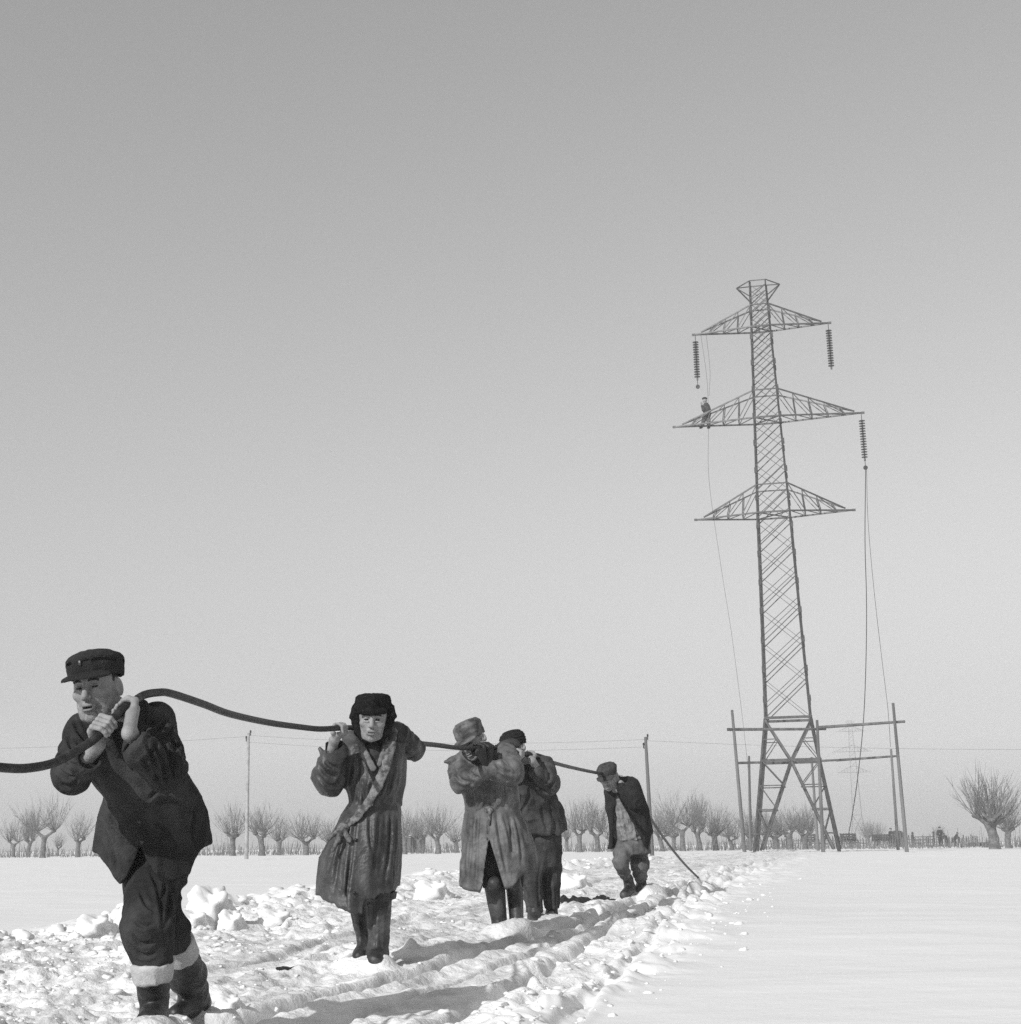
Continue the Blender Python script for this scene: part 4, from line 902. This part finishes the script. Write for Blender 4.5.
# ------------------------------------------------------------ pylon
STEEL = mat('galvanised_steel', .065, .5, .4, 3, 0, spec=.5, metal=.25)
PX, PY, PYAW = 14.385, 73.93, -.198
PB = CZ - .45 - .0087 * PX
pc, ps = math.cos(PYAW), math.sin(PYAW)
def TW(x, y, z, ox=PX, oy=PY, k=1.0):
    """tower frame (heights above the camera plane) to world"""
    return np.array([ox + k * (x * pc - y * ps) - .006 * z * k, oy + k * (x * ps + y * pc), CZ + z * k])
LEV = np.array([(-.6, 2.12), (6.2, 1.16), (11, 1.02), (17.2, .86), (22.6, .69), (27.9, .52), (30.6, .44)])
def hw(z): return float(np.interp(z, LEV[:, 0], LEV[:, 1]))
def tower(label, ox, oy, k, fine, group):
    T = lambda x, y, z: TW(x, y, z, ox, oy, k)
    root = empty('lattice_pylon', tuple(T(0, 0, -.45)), label, 'pylon', group)
    th = k * (.82 if fine else .6)
    for sx in (-1, 1):
        for sy in (-1, 1):
            mb = MB()
            for a, b in zip(LEV[:-1], LEV[1:]):
                wd = .16 if b[0] < 8 else .13 if b[0] < 20 else .10
                mb.angle(T(sx * a[1], sy * a[1], a[0]), T(sx * b[1], sy * b[1], b[0]), wd * th, TW(-sx, -sy, 0, 0, 0) - TW(0, 0, 0, 0, 0), .02 * k)
            if fine:
                for z in np.arange(7, 30, 1.55): mb.bar(T(sx * (hw(z) + .015), sy * (hw(z) + .015), z), T(sx * (hw(z + .3) + .015), sy * (hw(z + .3) + .015), z + .32), .15 * k, .05 * k)
            mb.build('tower_leg', STEEL, root)
    zs = [6.2]; 
    while zs[-1] < 30: zs.append(zs[-1] + max(.62, 1.75 * hw(zs[-1])) * (1.0))
    zs = np.array(zs); zs = 6.2 + (zs - 6.2) * (30.4 - 6.2) / (zs[-1] - 6.2)
    for f in range(4):
        mb = MB()
        def Q(s, z, f=f):
            h = hw(z); return {0: (s * h, -h, z), 1: (h, s * h, z), 2: (-s * h, h, z), 3: (-h, -s * h, z)}[f]
        off = 0 if f in (0, 2) else .5
        for i, (a, b) in enumerate(zip(zs[:-1], zs[1:])):
            d = (b - a)
            if f in (0, 2):
                s = 1 if f == 0 else -1
                # pairs of parallel rising diagonals, one light falling one
                mb.bar(T(*Q(-s, a)), T(*Q(s, b)), .06 * th); 
                if fine: mb.bar(T(*Q(-s, a + d * .36)), T(*Q(s, b + d * .30 if b + d * .3 < 30.5 else b)), .042 * th)
                mb.bar(T(*Q(s, a)), T(*Q(-s, b)), .03 * th)
            else:
                mb.bar(T(*Q(-1, a)), T(*Q(1, b)), .045 * th); mb.bar(T(*Q(1, a)), T(*Q(-1, b)), .035 * th)
        # portal base: K bracing meeting at mid height
        zx = 4.02
        top = [(-1, 6.2), (1, 6.2)]
        mb.bar(T(*Q(-1, 6.2)), T(*Q(1, 6.2)), .16 * th); mb.bar(T(*Q(-1, zx)), T(*Q(1, zx)), .15 * th)
        c = T(*[v for v in Q(0, zx)])
        for s in (-1, 1):
            mb.bar(T(*Q(s, 6.1)), c, .12 * th); mb.bar(c, T(*Q(s * .86, -.45)), .12 * th)
            def D(z): t = (zx - z) / (zx + .45); return .86 * t  # lateral place of the diagonal
            pz = [2.75, 1.55, .35]
            for z in pz: mb.bar(T(*Q(s, z)), T(*Q(s * D(z), z)), .07 * th)
            zz = [zx, 2.75, 1.55, .35]
            for j in range(3):
                mb.bar(T(*Q(s, zz[j])), T(*Q(s * D(zz[j + 1]), zz[j + 1])), .055 * th)
            mb.bar(T(*Q(s, 5.1)), T(*Q(s * (5.1 - zx) / (6.1 - zx), 5.1)), .06 * th); mb.bar(T(*Q(s * (5.1 - zx) / (6.1 - zx), 5.1)), T(*Q(s, zx)), .05 * th)
        mb.build('bracing', STEEL, root)
    for (zl, L, zu) in ((27.9, 3.67, 29.2), (22.57, 5.03, 24.15), (17.19, 4.13, 18.75)):
        for s in (-1, 1):
            mb = MB(); h = hw(zl); hu = hw(zu); tip = T(s * L, 0, zl)
            N = 4 if L > 4.5 else 3
            lo_ = lambda y, t: T(s * (h + (L - h) * t), y * h * (1 - t), zl); up_ = lambda y, t: T(s * (hu + (L - .35 - hu) * t), y * hu * (1 - t), zu + (zl + .12 - zu) * t)
            for y in (-1, 1):
                mb.bar(lo_(y, 0), tip, .095 * th); mb.bar(up_(y, 0), up_(y, 1), .085 * th)
                for i in range(1, N + 1):
                    t = i / (N + 1); mb.bar(lo_(y, t), up_(y, t), .055 * th)
                    mb.bar(up_(y, (i - 1) / (N + 1)), lo_(y, t), .05 * th)
            for i in range(1, N + 1):
                t = i / (N + 1); mb.bar(lo_(-1, t), lo_(1, t), .05 * th); mb.bar(lo_(-1, (i - 1) / (N + 1)), lo_(1, t), .045 * th)
            mb.bar(tip - [s * -.0, 0, 0], T(s * (L + .18), 0, zl), .16 * th, .05 * th)
            mb.build('cross_arm', STEEL, root)
        for y in (-1, 1): mb = MB(); mb.bar(T(-hu, y * hu, zu), T(hu, y * hu, zu), .07 * th); mb.build('top_tie', STEEL, root)
        mb = MB()
        for y in (-1, 1): mb.bar(T(-h, y * h, zl), T(h, y * h, zl), .10 * th)
        for x in (-1, 1): mb.bar(T(x * h, -h, zl), T(x * h, h, zl), .10 * th)
        mb.bar(T(-h, -h, zl), T(h, h, zl), .07 * th); mb.bar(T(h, -h, zl), T(-h, h, zl), .07 * th)
        mb.build('arm_frame', STEEL, root)
    mb = MB(); h = hw(30.6); h2 = hw(29.7)
    for s in (-1, 1):
        for y in (-1, 1): mb.bar(T(s * h2, y * h2, 29.7), T(s * 1.2, 0, 30.45), .07 * th); mb.bar(T(s * h, y * h, 30.65), T(s * 1.2, 0, 30.45), .06 * th)
    for y in (-1, 1): mb.bar(T(-h, y * h, 30.65), T(h, y * h, 30.65), .06 * th)
    for x in (-1, 1): mb.bar(T(x * h, -h, 30.65), T(x * h, h, 30.65), .05 * th)
    mb.build('earth_wire_peak', STEEL, root)
    return root
tower('tall steel lattice pylon with three pairs of pointed arms', PX, PY, 1.0, True, None)
fp = P(860, 850, 375)
tower('faint far lattice pylon seen through the haze, right of the tall pylon', fp[0] - 0, 375, 1.0, False, None)

CERAMIC = mat('brown_porcelain', .03, .3, spec=.5)
WIRE = mat('steel_wire', .05, .5)
def insulator(x, z, n, label, hook=True):
    t = TW(x, 0, z); t[2] -= .06
    r = empty('insulator_string', tuple(t), label, 'insulator', 'insulator strings hanging from the pylon arms')
    mb = MB(); mb.tube([t, t - [0, 0, .34]], .02, 6); mb.build('shackle', STEEL, r)
    for i in range(n):
        c = t - [0, 0, .34 + i * .146]; V = []; a = np.arange(14) * 2 * np.pi / 14
        prof = [(.035, .0), (.05, -.012), (.165, -.05), (.17, -.07), (.05, -.075), (.03, -.1), (.03, -.146)]
        V = np.concatenate([np.stack([c[0] + pr * np.cos(a), c[1] + pr * np.sin(a), np.full(14, c[2] + pz)], 1) for pr, pz in prof])
        j = np.arange(14); F = np.concatenate([np.stack([k * 14 + j, (k + 1) * 14 + j, (k + 1) * 14 + (j + 1) % 14, k * 14 + (j + 1) % 14], 1) for k in range(len(prof) - 1)])
        new_obj('porcelain_disc', mk_mesh('disc', V, F), CERAMIC, r)
    e = t - [0, 0, .34 + n * .146]
    mb = MB(); mb.tube([e, e - [0, 0, .12]], .05, 8); mb.build('end_clamp', STEEL, r)
    if hook:
        mb = MB(); mb.tube([e - [0, 0, .1], e - [0, 0, .42]], .018, 6); mb.tube([e - [0, .03, .5], e - [0, -.03, .5]], .12, 12); mb.build('pulley', STEEL, r)
    return e - [0, 0, .6]
eL = insulator(-3.67, 27.9, 15, 'insulator string under the left tip of the top arm', True)
insulator(3.67, 27.9, 15, 'insulator string under the right tip of the top arm', False)
eR = insulator(5.03, 22.57, 15, 'insulator string under the right tip of the middle arm, with ropes below it', True)
def rope(label, pts, r, name='hauling_rope', cat='rope', m=None, group=None):
    mb = MB(); mb.tube(catmull(pts, 6), r, 5 + 1); tag(mb.build(name, m or WIRE, smooth=True), label, cat, group)
YR = eR[1]
rope('thick rope bowing from the middle arm pulley to the foot of the pylon', [eR] + [P(x, y, YR - .004 * (y - 465)) for x, y in ((865, 540), (866.5, 600), (866, 660), (863.5, 720), (858, 775), (853, 810), (847.5, 840))], .022, m=mat('hemp_rope', .04, .8))
rope('thin rope slanting from the middle arm pulley down to the right', [eR + [.05, 0, 0]] + [P(x, y, YR) for x, y in ((868, 520), (874, 590), (882, 660), (888, 710), (890.5, 747))], .012, m=mat('hemp_rope', .04, .8))
wa = TW(-4.0, 0, 22.57)
rope('thin rope hanging from the top arm past the man on the middle arm', [TW(-3.35, 0, 27.85), P(707, 380, 74.7), P(708.5, 425, 74.7), P(709, 480, 74.5), P(720, 560, 74), P(731, 630, 73.5), P(739, 690, 73), P(745, 740, 72.5), P(750, 790, 72), P(753, 838, 71.5)], .008, m=mat('hemp_rope', .04, .8))
rope('short thin rope from the top arm to the hands of the man aloft', [TW(-3.05, 0, 27.85), P(710, 370, 74.8), P(709, 396, 74.8)], .008, m=mat('hemp_rope', .04, .8))

# man on the arm
def lineman():
    Y = TW(-4.0, 0, 22.6)[1] ; q = lambda x, y, d=0: P(x, y, Y + d)
    base = q(706, 428)
    r = empty('person', tuple(base), 'tiny man in dark overalls standing high on the left tip of the middle arm', 'person')
    s = SDF(.03); s.ell(q(704.8, 400.5), (.12, .13, .15)); s.cone(q(705.5, 404), q(706.5, 414), .10, .13); s.cone(q(707, 404), q(703, 409.5, -.15), .05, .045); s.cone(q(703, 409.5, -.15), q(701.5, 404, -.2), .045, .04); s.ell(q(701.4, 403, -.2), (.06, .06, .07))
    s.chain([q(705, 415), q(703, 421, -.1), q(701.5, 427)], [.08, .06, .05]); s.chain([q(707.5, 415), q(708.5, 421, -.1), q(709, 427)], [.08, .06, .05]); part('body', s, SKIN_D, r)
    s = SDF(.03); s.chain([q(706, 405), q(706.8, 409), q(706.5, 415)], [.15, .19, .18], k=.05); s.chain([q(706, 405), q(703.5, 410, -.15), q(702, 406, -.2)], [.10, .09, .07], k=.05); s.chain([q(708, 406), q(709.5, 411), q(706, 412, -.15)], [.10, .09, .07], k=.05); part('jacket', s, clothm('aloft_jacket', .05), r)
    s = SDF(.03); s.chain([q(705.3, 415), q(703.5, 421, -.1), q(702, 426.5)], [.14, .11, .09], k=.04); s.chain([q(707.5, 415), q(708.5, 421, -.1), q(709, 426.5)], [.14, .11, .09], k=.04); part('trousers', s, clothm('aloft_trousers', .09), r)
    for x in (701.2, 709): 
        s = SDF(.025); s.cone(q(x, 427.3), q(x - 1, 427.8, -.1), .08, .06); part('boot', s, BLACK_WOOL, r)
    s = SDF(.025); s.ell(q(704.6, 398.6), (.15, .16, .08)); part('cap', s, BLACK_WOOL, r)
lineman()

# ------------------------------------------------------------ wooden goal frames round the pylon
WOOD = mat('weathered_pole_wood', .12, .85, .35, 3, .3, 20, stretch=(1, 1, .1))
def pole(mb, a, b, r0, r1): mb.tube([a, (a + b) / 2, b], [r0, (r0 + r1) / 2, r1], 8)
def goal(label, poles, rails):
    q0 = P(poles[0][0], poles[0][1], poles[0][4]); q0 = P(poles[0][2], poles[0][3], poles[0][4])
    r = empty('pole_frame', tuple(q0), label, 'pole frame', 'wooden pole frames guarding the pylon')
    for (x0, y0, x1, y1, Y) in poles:
        mb = MB(); a = P(x1, y1, Y); a[2] = min(a[2], g0(a[0], a[1]) - .1); b = P(x0, y0, Y); pole(mb, a, b, .095, .065); mb.build('upright_pole', WOOD, r, True)
    for (x0, y0, Y0, x1, y1, Y1) in rails:
        mb = MB(); pole(mb, P(x0, y0, Y0), P(x1, y1, Y1), .075, .06); mb.build('rail', WOOD, r, True)
goal('taller wooden frame of three leaning uprights in front of the pylon', [(732, 710, 744.5, 849, 68), (817, 720, 823, 849, 68), (893, 703, 906.5, 847, 66)], [(727, 729.5, 68, 826, 729, 68), (818, 727.5, 68, 905, 721.5, 66)])
goal('lower wooden frame of three thinner uprights behind the pylon', [(749, 756, 750.5, 849, 84), (811.5, 757, 818, 849, 84), (891, 749, 898, 847, 82)], [(738, 763, 84, 815, 761, 84), (806, 761.5, 84, 839, 760, 83.5), (836, 760.3, 83.5, 898, 756, 82)])

# ------------------------------------------------------------ utility poles and wires
PALE = mat('pale_pole', .30, .7, .2, 4)
def upole(px, y0, y1, Y, r, m, label, arm):
    a = P(px[1], y1, Y); b = P(px[0], y0, Y); a[2] = min(a[2], g0(a[0], a[1])) - .1
    root = empty('utility_pole', tuple(a), label, 'utility pole', None)
    mb = MB(); pole(mb, a, b, r * 1.2, r * .8); mb.build('pole_shaft', m, root, True)
    for k, dz in enumerate(arm):
        c = b - [0, 0, dz]; mb = MB(); s_ = .09 if k % 2 == 0 else -.09; mb.tube([c, c + [s_, 0, 0], c + [s_, 0, .14]], .025, 6); mb.build('insulator_hook', mat('dark_iron', .03, .5), root)
        mb = MB(); mb.tube([c + [s_, 0, .12], c + [s_, 0, .22]], [.045, .03], 8); mb.build('insulator_cup', CERAMIC, root, True)
    return b
b1 = upole((248.5, 246.5), 733, 853, 62, .075, PALE, 'pale slender utility pole standing in the willow row left of the fur-hatted man', (.1, .35))
b2 = upole((645.5, 652), 737, 851, 58, .075, mat('grey_pole', .10, .8), 'dark slender utility pole rising just behind the last man', (.1, .45))
b0 = P(-220, 745, 64); b3 = P(1250, 742, 60); GW = 'thin overhead wires between the utility poles'
for nm, (A, B, dz, lab) in enumerate(((b0, b1, .15, 'thin wire running left from the pale utility pole'), (b1, b2, .1, 'upper thin wire strung between the pale pole and the dark pole'), (b1, b2, .4, 'lower thin wire strung between the pale pole and the dark pole'), (b2, b3, .15, 'thin wire running right from the dark utility pole past the pylon'))):
    t = np.linspace(0, 1, 9)[:, None]; pts = A + (B - A) * t - np.array([0, 0, 1.0]) * (dz + .5 * 4 * t * (1 - t) * .5); mb = MB(); mb.tube(pts, .004, 6); tag(mb.build('overhead_wire', WIRE), lab, 'wire')

# ------------------------------------------------------------ pollard willows
BARK = mat('willow_bark', .12, .9, .4, 6, .5, 15)
TWIG = mat('willow_shoots', .14, .9)
def pollard(seed, th, tr, cr, ch, n, arms=0, sub=3):
    """trunk height and radius, crown half width and height, number of shoots"""
    rg = np.random.default_rng(seed); s = SDF(tr * .30)
    lean = rg.normal(0, .06, 2); top = np.array([lean[0] * th, lean[1] * th, th])
    s.chain([(0, 0, -.3), (0, 0, .05), (lean[0] * th * .5, 0, th * .5), top], [tr * 1.5, tr * 1.15, tr * .9, tr * 1.0], k=tr * .5)
    heads = []
    na = arms or 3
    for i in range(na):
        a = i * 2 * math.pi / na + rg.uniform(-.3, .3) + (0 if arms != 2 else .1); L = tr * rg.uniform(1.6, 2.8) * (1.5 if arms else .8)
        e = top + np.array([math.cos(a) * L, math.sin(a) * L * .7, L * rg.uniform(.5, .9)]); s.cone(top, e, tr * .66, tr * .42, k=tr * .5); s.ell(e, np.array([1, 1, .7]) * tr * rg.uniform(.75, 1.05), k=tr * .4); heads.append(e)
    V, F = s.mesh(); V = V + (fbm(V[:, 0] * 5, V[:, 1] * 5, V[:, 2] * 3, oct=3, seed=seed)[:, None] - .5) * tr * .5 * np.sign(V - V.mean(0)) * .6
    tm = mk_mesh('trunk', V, F); mb = MB()
    for i in range(n):
        h = heads[i % len(heads)]; az = rg.uniform(0, 2 * math.pi); out = rg.uniform(.05, 1) ** .8
        o = np.array([math.cos(az), math.sin(az)]) * out; st = h + np.array([o[0], o[1], .2]) * tr * .6
        L = ch * rg.uniform(.55, 1.05) * (1 - .18 * out); tipx = o * cr * rg.uniform(.6, 1.05)
        bend = rg.normal(0, .08, 2) * L; pts = []
        for t in (0, .22, .5, .78, 1): pts.append(st + np.array([tipx[0] * (t ** .8) + bend[0] * t * t, tipx[1] * (t ** .8) + bend[1] * t * t, L * t ** 1.12 * (1 - .15 * out)]))
        r0 = tr * rg.uniform(.06, .12); mb.tube(pts, [r0, r0 * .8, r0 * .55, r0 * .36, r0 * .2], 4, cap=False)
        for _ in range(sub):
            k = rg.integers(1, 4); p0 = pts[k]; d = unit(pts[k + 1] - pts[k]) + rg.normal(0, .28, 3); d = unit(d) ; LL = L * rg.uniform(.2, .42)
            mb.tube([p0, p0 + d * LL * .5, p0 + d * LL + np.array([0, 0, .12]) * LL], [r0 * .4, r0 * .3, r0 * .16], 4, cap=False)
    return tm, mk_mesh('shoots', np.concatenate(mb.V), np.concatenate(mb.F), False)
for m_ in (BARK, TWIG): pass
PROTO = [pollard(1, 1.3, .165, 2.1, 2.6, 90, 2), pollard(2, 1.15, .17, 1.6, 2.3, 70, 3), pollard(3, 1.15, .19, 1.8, 2.6, 100), pollard(4, 1.1, .16, 1.6, 2.4, 80, 2), pollard(5, 1.2, .21, 1.5, 2.7, 120, 4, 4), pollard(6, 1.0, .17, 1.9, 2.5, 100, 3), pollard(8, 1.3, .19, 1.3, 2.9, 110, 4, 5), pollard(11, 1.15, .20, 2.0, 2.2, 90, 3)]
for tm, cm in PROTO: tm.materials.append(BARK); cm.materials.append(TWIG)
GT = 'pollard willows along the far edge of the field'
def tree(px, Y, k, sc3, label, rot=None, yaw_seed=0):
    a = P(px, 848, Y); a[2] = g0(a[0], a[1]) - .05
    r = empty('pollard_willow', tuple(a), label, 'tree', GT); r.rotation_euler = (0, 0, yaw_seed if rot is None else rot); r.scale = sc3 if isinstance(sc3, tuple) else (sc3,) * 3
    for nm, me in zip(('trunk', 'crown'), PROTO[k]):
        o = bpy.data.objects.new(nm, me); COL.objects.link(o); o.parent = r
    return r
TREES = [
 (43, 92, 0, 1.0, 'largest pollard willow at the far left, forked head above a short trunk'),
 (78, 98, 1, .85, 'forked pollard willow between the largest left one and the nearest man'),
 (28, 110, 6, .8, 'slim young willow just left of the largest pollard at the far left'),
 (14, 104, 3, .8, 'bare young willow at the very left edge of the field'),
 (58, 118, 1, .55, 'small hazy willow right behind the largest left pollard'),
 (105, 118, 3, .55, 'small hazy willow close beside the nearest man\'s jacket hem'),
 (233, 94, 1, 1.0, 'pollard willow just left of the pale utility pole'),
 (262, 94, 7, 1.0, 'first pollard willow right of the pale utility pole, wide forked head'),
 (279, 100, 1, .9, 'second pollard willow right of the pale utility pole'),
 (306, 92, 5, 1.0, 'full-crowned pollard half hidden behind the raised sleeve of the fur-hatted man'),
 (331, 100, 2, .85, 'pollard willow behind the coat of the fur-hatted man'),
 (405, 96, 3, .9, 'pollard willow just right of the fur-hatted man, over the small shed'),
 (438, 92, 5, .95, 'wide pollard willow left of the grey raincoat'),
 (456, 104, 1, .8, 'dense pollard willow touching the grey raincoat\'s left edge'),
 (420, 108, 4, .8, 'hazy pollard willow between the shed and the grey raincoat'),
 (580, 92, 3, 1.0, 'forked pollard willow between the knitted-cap man and the last man'),
 (597, 97, 6, .9, 'dense pollard willow just left of the last man'),
 (567, 104, 3, .8, 'pollard willow right beside the knitted-cap man\'s back'),
 (610, 103, 1, .85, 'pollard willow behind the legs of the last man'),
 (637, 98, 7, .85, 'pollard willow behind the last man\'s back'),
 (662, 94, 5, .95, 'bushy pollard willow right of the dark utility pole'),
 (683, 92, 0, 1.0, 'wide forked pollard willow above the cable\'s tail end'),
 (700, 99, 6, .9, 'dense pollard willow right of the cable\'s tail end'),
 (674, 108, 1, .95, 'hazy willow between the two widest crowns right of the dark pole'),
 (716, 95, 2, .95, 'pollard willow left of the taller wooden frame'),
 (732, 100, 5, .85, 'pollard willow behind the leftmost leaning upright'),
 (748, 104, 2, .8, 'pollard willow behind the left pylon leg'),
 (776, 108, 4, .95, 'bushy pollard willow seen between the pylon legs, left of centre'),
 (790, 104, 7, 1.1, 'tall pollard willow in the middle between the pylon legs'),
 (805, 108, 4, .95, 'bushy pollard willow seen between the pylon legs, right of centre'),
 (765, 112, 1, .9, 'thin hazy willow just inside the left pylon leg'),
 (868, 190, 4, 1.0, 'small hazy willow beyond the carts, under the far pylon'),
 (878, 200, 2, 1.0, 'small hazy willow between the far pylon and the last frame upright'),
 (940, 200, 4, .7, 'lowest hazy willow beyond the fence, left of the big right-hand one'),
 (995, 80, 4, (1.35, 1.3, 1.08), 'big bushy pollard willow at the right edge, largest crown of all'),
 (1009, 92, 2, (1.0, 1.0, .9), 'big willow at the right edge, partly behind the largest crown'),
]
rr = random.Random(4)
for (px, Y, k, s_, lab) in TREES: tree(px, Y, k, s_ if px < 200 or px > 900 else (s_ * .98, s_ * .98, s_ * rr.uniform(.72, .98)), lab, rot=rr.uniform(-.35, .35) if k in (0, 3) and px < 200 else rr.uniform(0, 6))

# undergrowth and vine stakes along the tree row
mb = MB(); rg = np.random.default_rng(9)
for i in range(3600):
    px = rg.uniform(-120, 1150); Y = rg.uniform(97, 125); h = rg.uniform(.2, .8) * (1 if rg.random() > .15 else 1.8) * (.5 + vn(px * .04, 0, seed=3)); a = P(px, 848, Y); a[2] = g0(a[0], a[1]) - .05
    mb.tube([a, a + [rg.normal(0, .16), 0, h]], [rg.uniform(.014, .04), .008], 4, cap=False)
tag(mb.build('undergrowth', TWIG), 'low dark line of stakes and bare scrub along the far edge of the field', kind='stuff')

# shed
def shed():
    a = P(409, 848, 120); a[2] = g0(a[0], a[1]); r = empty('shed', tuple(a), 'small low shed at the far field edge right of the fur-hatted man', 'shed')
    mb = MB(); mb.box(a + [-.55, 0, .55], 1.5, 2, 1.3); mb.build('wall', mat('shed_board', .10, .9, .3, 3), r)
    mb = MB(); mb.box(a + [.75, .4, .62], 1.1, 1.6, 1.4); mb.build('wall', mat('shed_dark', .05, .9), r)
    mb = MB(); mb.bar(a + [-1.35, 0, 1.24], a + [.25, 0, 1.30], 2.3, .08, ref=(0, 1, 0)); mb.build('roof', mat('tar_roof', .05, .8), r)
    mb = MB(); mb.bar(a + [.22, .4, 1.42], a + [1.4, .4, 1.36], 1.9, .08, ref=(0, 1, 0)); mb.build('roof', MATS['tar_roof'], r)
    mb = MB(); mb.box(a + [-.5, -1.02, .5], .5, .05, 1.0); mb.build('door', MATS['shed_dark'], r)
shed()

# ------------------------------------------------------------ far workers, carts, fence
GPE = 'workers around the foot of the pylon'
dk = clothm('dark_work_cloth', .02); dk2 = clothm('mid_work_cloth', .05)
def foot(px, Y): Y *= 1.42; a = P(px, 848, Y); a[2] = g0(a[0], a[1]) - .02; return a
small_person('worker in a long dark coat standing between the pylon legs', GPE, foot(788, 95), 1.72, .3, dk, dk, 'stand')
small_person('stooping worker beside the cart left of the right pylon leg', GPE, foot(824, 96), 1.35, 1.2, dk, dk, 'bend')
small_person('stooping worker just right of the left pylon leg', GPE, foot(778, 98), 1.3, -1.0, dk2, dk, 'bend')
small_person('worker leaning over the drum near the right-hand uprights', GPE, foot(891, 92), 1.7, .5, dk, dk, 'work')
small_person('upright dark worker standing alone right of the gate', GPE, foot(941, 88), 1.72, .2, dk, dk, 'stand')
small_person('bending worker next to the lone upright worker', GPE, foot(948, 90), 1.2, -1.4, dk, dk, 'bend')
small_person('crouching worker furthest right, bending by the stake fence', GPE, foot(955, 92), 1.25, 1.5, dk, dk, 'bend')
DWOOD = mat('dark_cart_wood', .03, .8, .4, 4, .3, 20)
def wheel(parent, c, r, name='wheel'):
    mb = MB(); n = 20; a = np.linspace(0, 2 * np.pi, n + 1); ring = [c + [r * math.cos(t), 0, r * math.sin(t)] for t in a]; mb.tube(ring, .045, 6, cap=False)
    for k in range(8): t = k * math.pi / 4; mb.bar(c, c + [r * math.cos(t), 0, r * math.sin(t)], .04)
    mb.tube([c - [0, .1, 0], c + [0, .1, 0]], .09, 8); mb.build(name, DWOOD, parent)
def cart(px, Y, L, H, label, yaw=0.0):
    a = foot(px, Y); r = empty('hand_cart', tuple(a), label, 'cart', 'carts parked around the pylon foot')
    z0 = .55
    mb = MB(); mb.box(a + [0, 0, z0 + .05], L, 1.2, .1); mb.build('bed', DWOOD, r)
    mb = MB()
    for y in (-.58, .58):
        for k in range(3): mb.bar(a + [-L / 2, y, z0 + .2 + k * (H - z0) / 3], a + [L / 2, y, z0 + .2 + k * (H - z0) / 3], .04, .16, ref=(0, 1, 0))
        for x in np.linspace(-L / 2, L / 2, 5): mb.bar(a + [x, y + .05, z0], a + [x, y + .05, H + .1], .06)
    for x in (-L / 2, L / 2): mb.box(a + [x, 0, (z0 + H) / 2 + .07], .05, 1.1, H - z0)
    mb.build('side_boards', DWOOD, r)
    for x in (-L * .3, L * .3): wheel(r, a + [x, -.72, .42], .42)
    mb = MB(); mb.bar(a + [L / 2, 0, .5], a + [L / 2 + 1.1, 0, .3], .07); mb.build('drawbar', DWOOD, r)
cart(810, 100, 1.4, 1.25, 'dark cart behind the right half of the pylon base')
cart(849, 92, 1.1, 1.2, 'box-sided cart just right of the right pylon leg')
cart(884, 96, 1.8, 1.1, 'long low cart left of the cable drum')
def drum(px, Y, label):
    a = foot(px, Y); r = empty('cable_drum', tuple(a), label, 'cable drum')
    for y in (-.45, .45):
        mb = MB(); mb.tube([a + [0, y - .04, .75], a + [0, y + .04, .75]], .75, 20); mb.build('flange', DWOOD, r, False)
    mb = MB(); mb.tube([a + [0, -.42, .75], a + [0, .42, .75]], .45, 20); mb.build('core', mat('wound_cable', .02, .6), r, True)
drum(898, 93, 'round wooden cable drum between the two right-hand uprights')
def gate():
    a = foot(925, 90); r = empty('gate', tuple(a), 'low railed gate with two tall end posts, right of the frames', 'gate')
    for x in (-1.0, .85): mb = MB(); mb.tube([a + [x, 0, -.1], a + [x, 0, 1.25]], .09, 8); mb.tube([a + [x, 0, 1.2], a + [x, 0, 1.35]], [.12, .07], 8); mb.build('post', DWOOD, r)
    mb = MB()
    for z in (.35, .62, .9): mb.bar(a + [-1, 0, z], a + [.85, 0, z], .06, .1)
    mb.build('rails', DWOOD, r)
gate()
def fence(px0, px1, Y0, Y1, label, n):
    A = foot(px0, Y0); B = foot(px1, Y1); r = empty('stake_fence', tuple(A), label, 'fence', None); rg = np.random.default_rng(int(px0))
    for i in range(n):
        t = i / (n - 1); c = A + (B - A) * t; h = rg.uniform(.75, 1.15); mb = MB(); mb.tube([c - [0, 0, .1], c + [rg.normal(0, .05), 0, h]], [.055, .045], 6); mb.build('stake', DWOOD if rg.random() > .4 else WOOD, r)
    mb = MB(); mb.bar(A + [0, 0, .7], B + [0, 0, .7], .04); mb.bar(A + [0, 0, .4], B + [0, 0, .4], .03); mb.build('wire_rail', DWOOD, r)
fence(908, 978, 96, 94, 'rough stake fence right of the pole frames, ending at the big willow', 34)
fence(745, 905, 104, 102, 'rough stake fence running behind the pylon base and the carts', 60)
# stack of timber under the big willow
a = foot(980, 86); r = empty('timber_pile', tuple(a), 'low dark pile of logs under the big right-hand willow', 'timber pile')
for i in range(5): mb = MB(); mb.tube([a + [-.9, .2 * (i % 3), .1 + .16 * (i // 3)], a + [.9, .2 * (i % 3) + .05, .12 + .16 * (i // 3)]], .1, 8); mb.build('log', DWOOD, r, True)

# ------------------------------------------------------------ haze
mb = MB(); mb.box((0, 270, 21.5), 2600, 760, 49)
hz = mb.build('haze', None); tag(hz, kind='stuff')
hm = bpy.data.materials.new('haze_air'); hm.use_nodes = True; nt = hm.node_tree; nt.nodes.remove(nt.nodes['Principled BSDF'])
v = nt.nodes.new('ShaderNodeVolumePrincipled'); v.inputs['Density'].default_value = HAZE; v.inputs['Color'].default_value = (1, 1, 1, 1); v.inputs['Anisotropy'].default_value = 0.0
nt.links.new(v.outputs[0], nt.nodes['Material Output'].inputs['Volume']); hz.data.materials.append(hm)
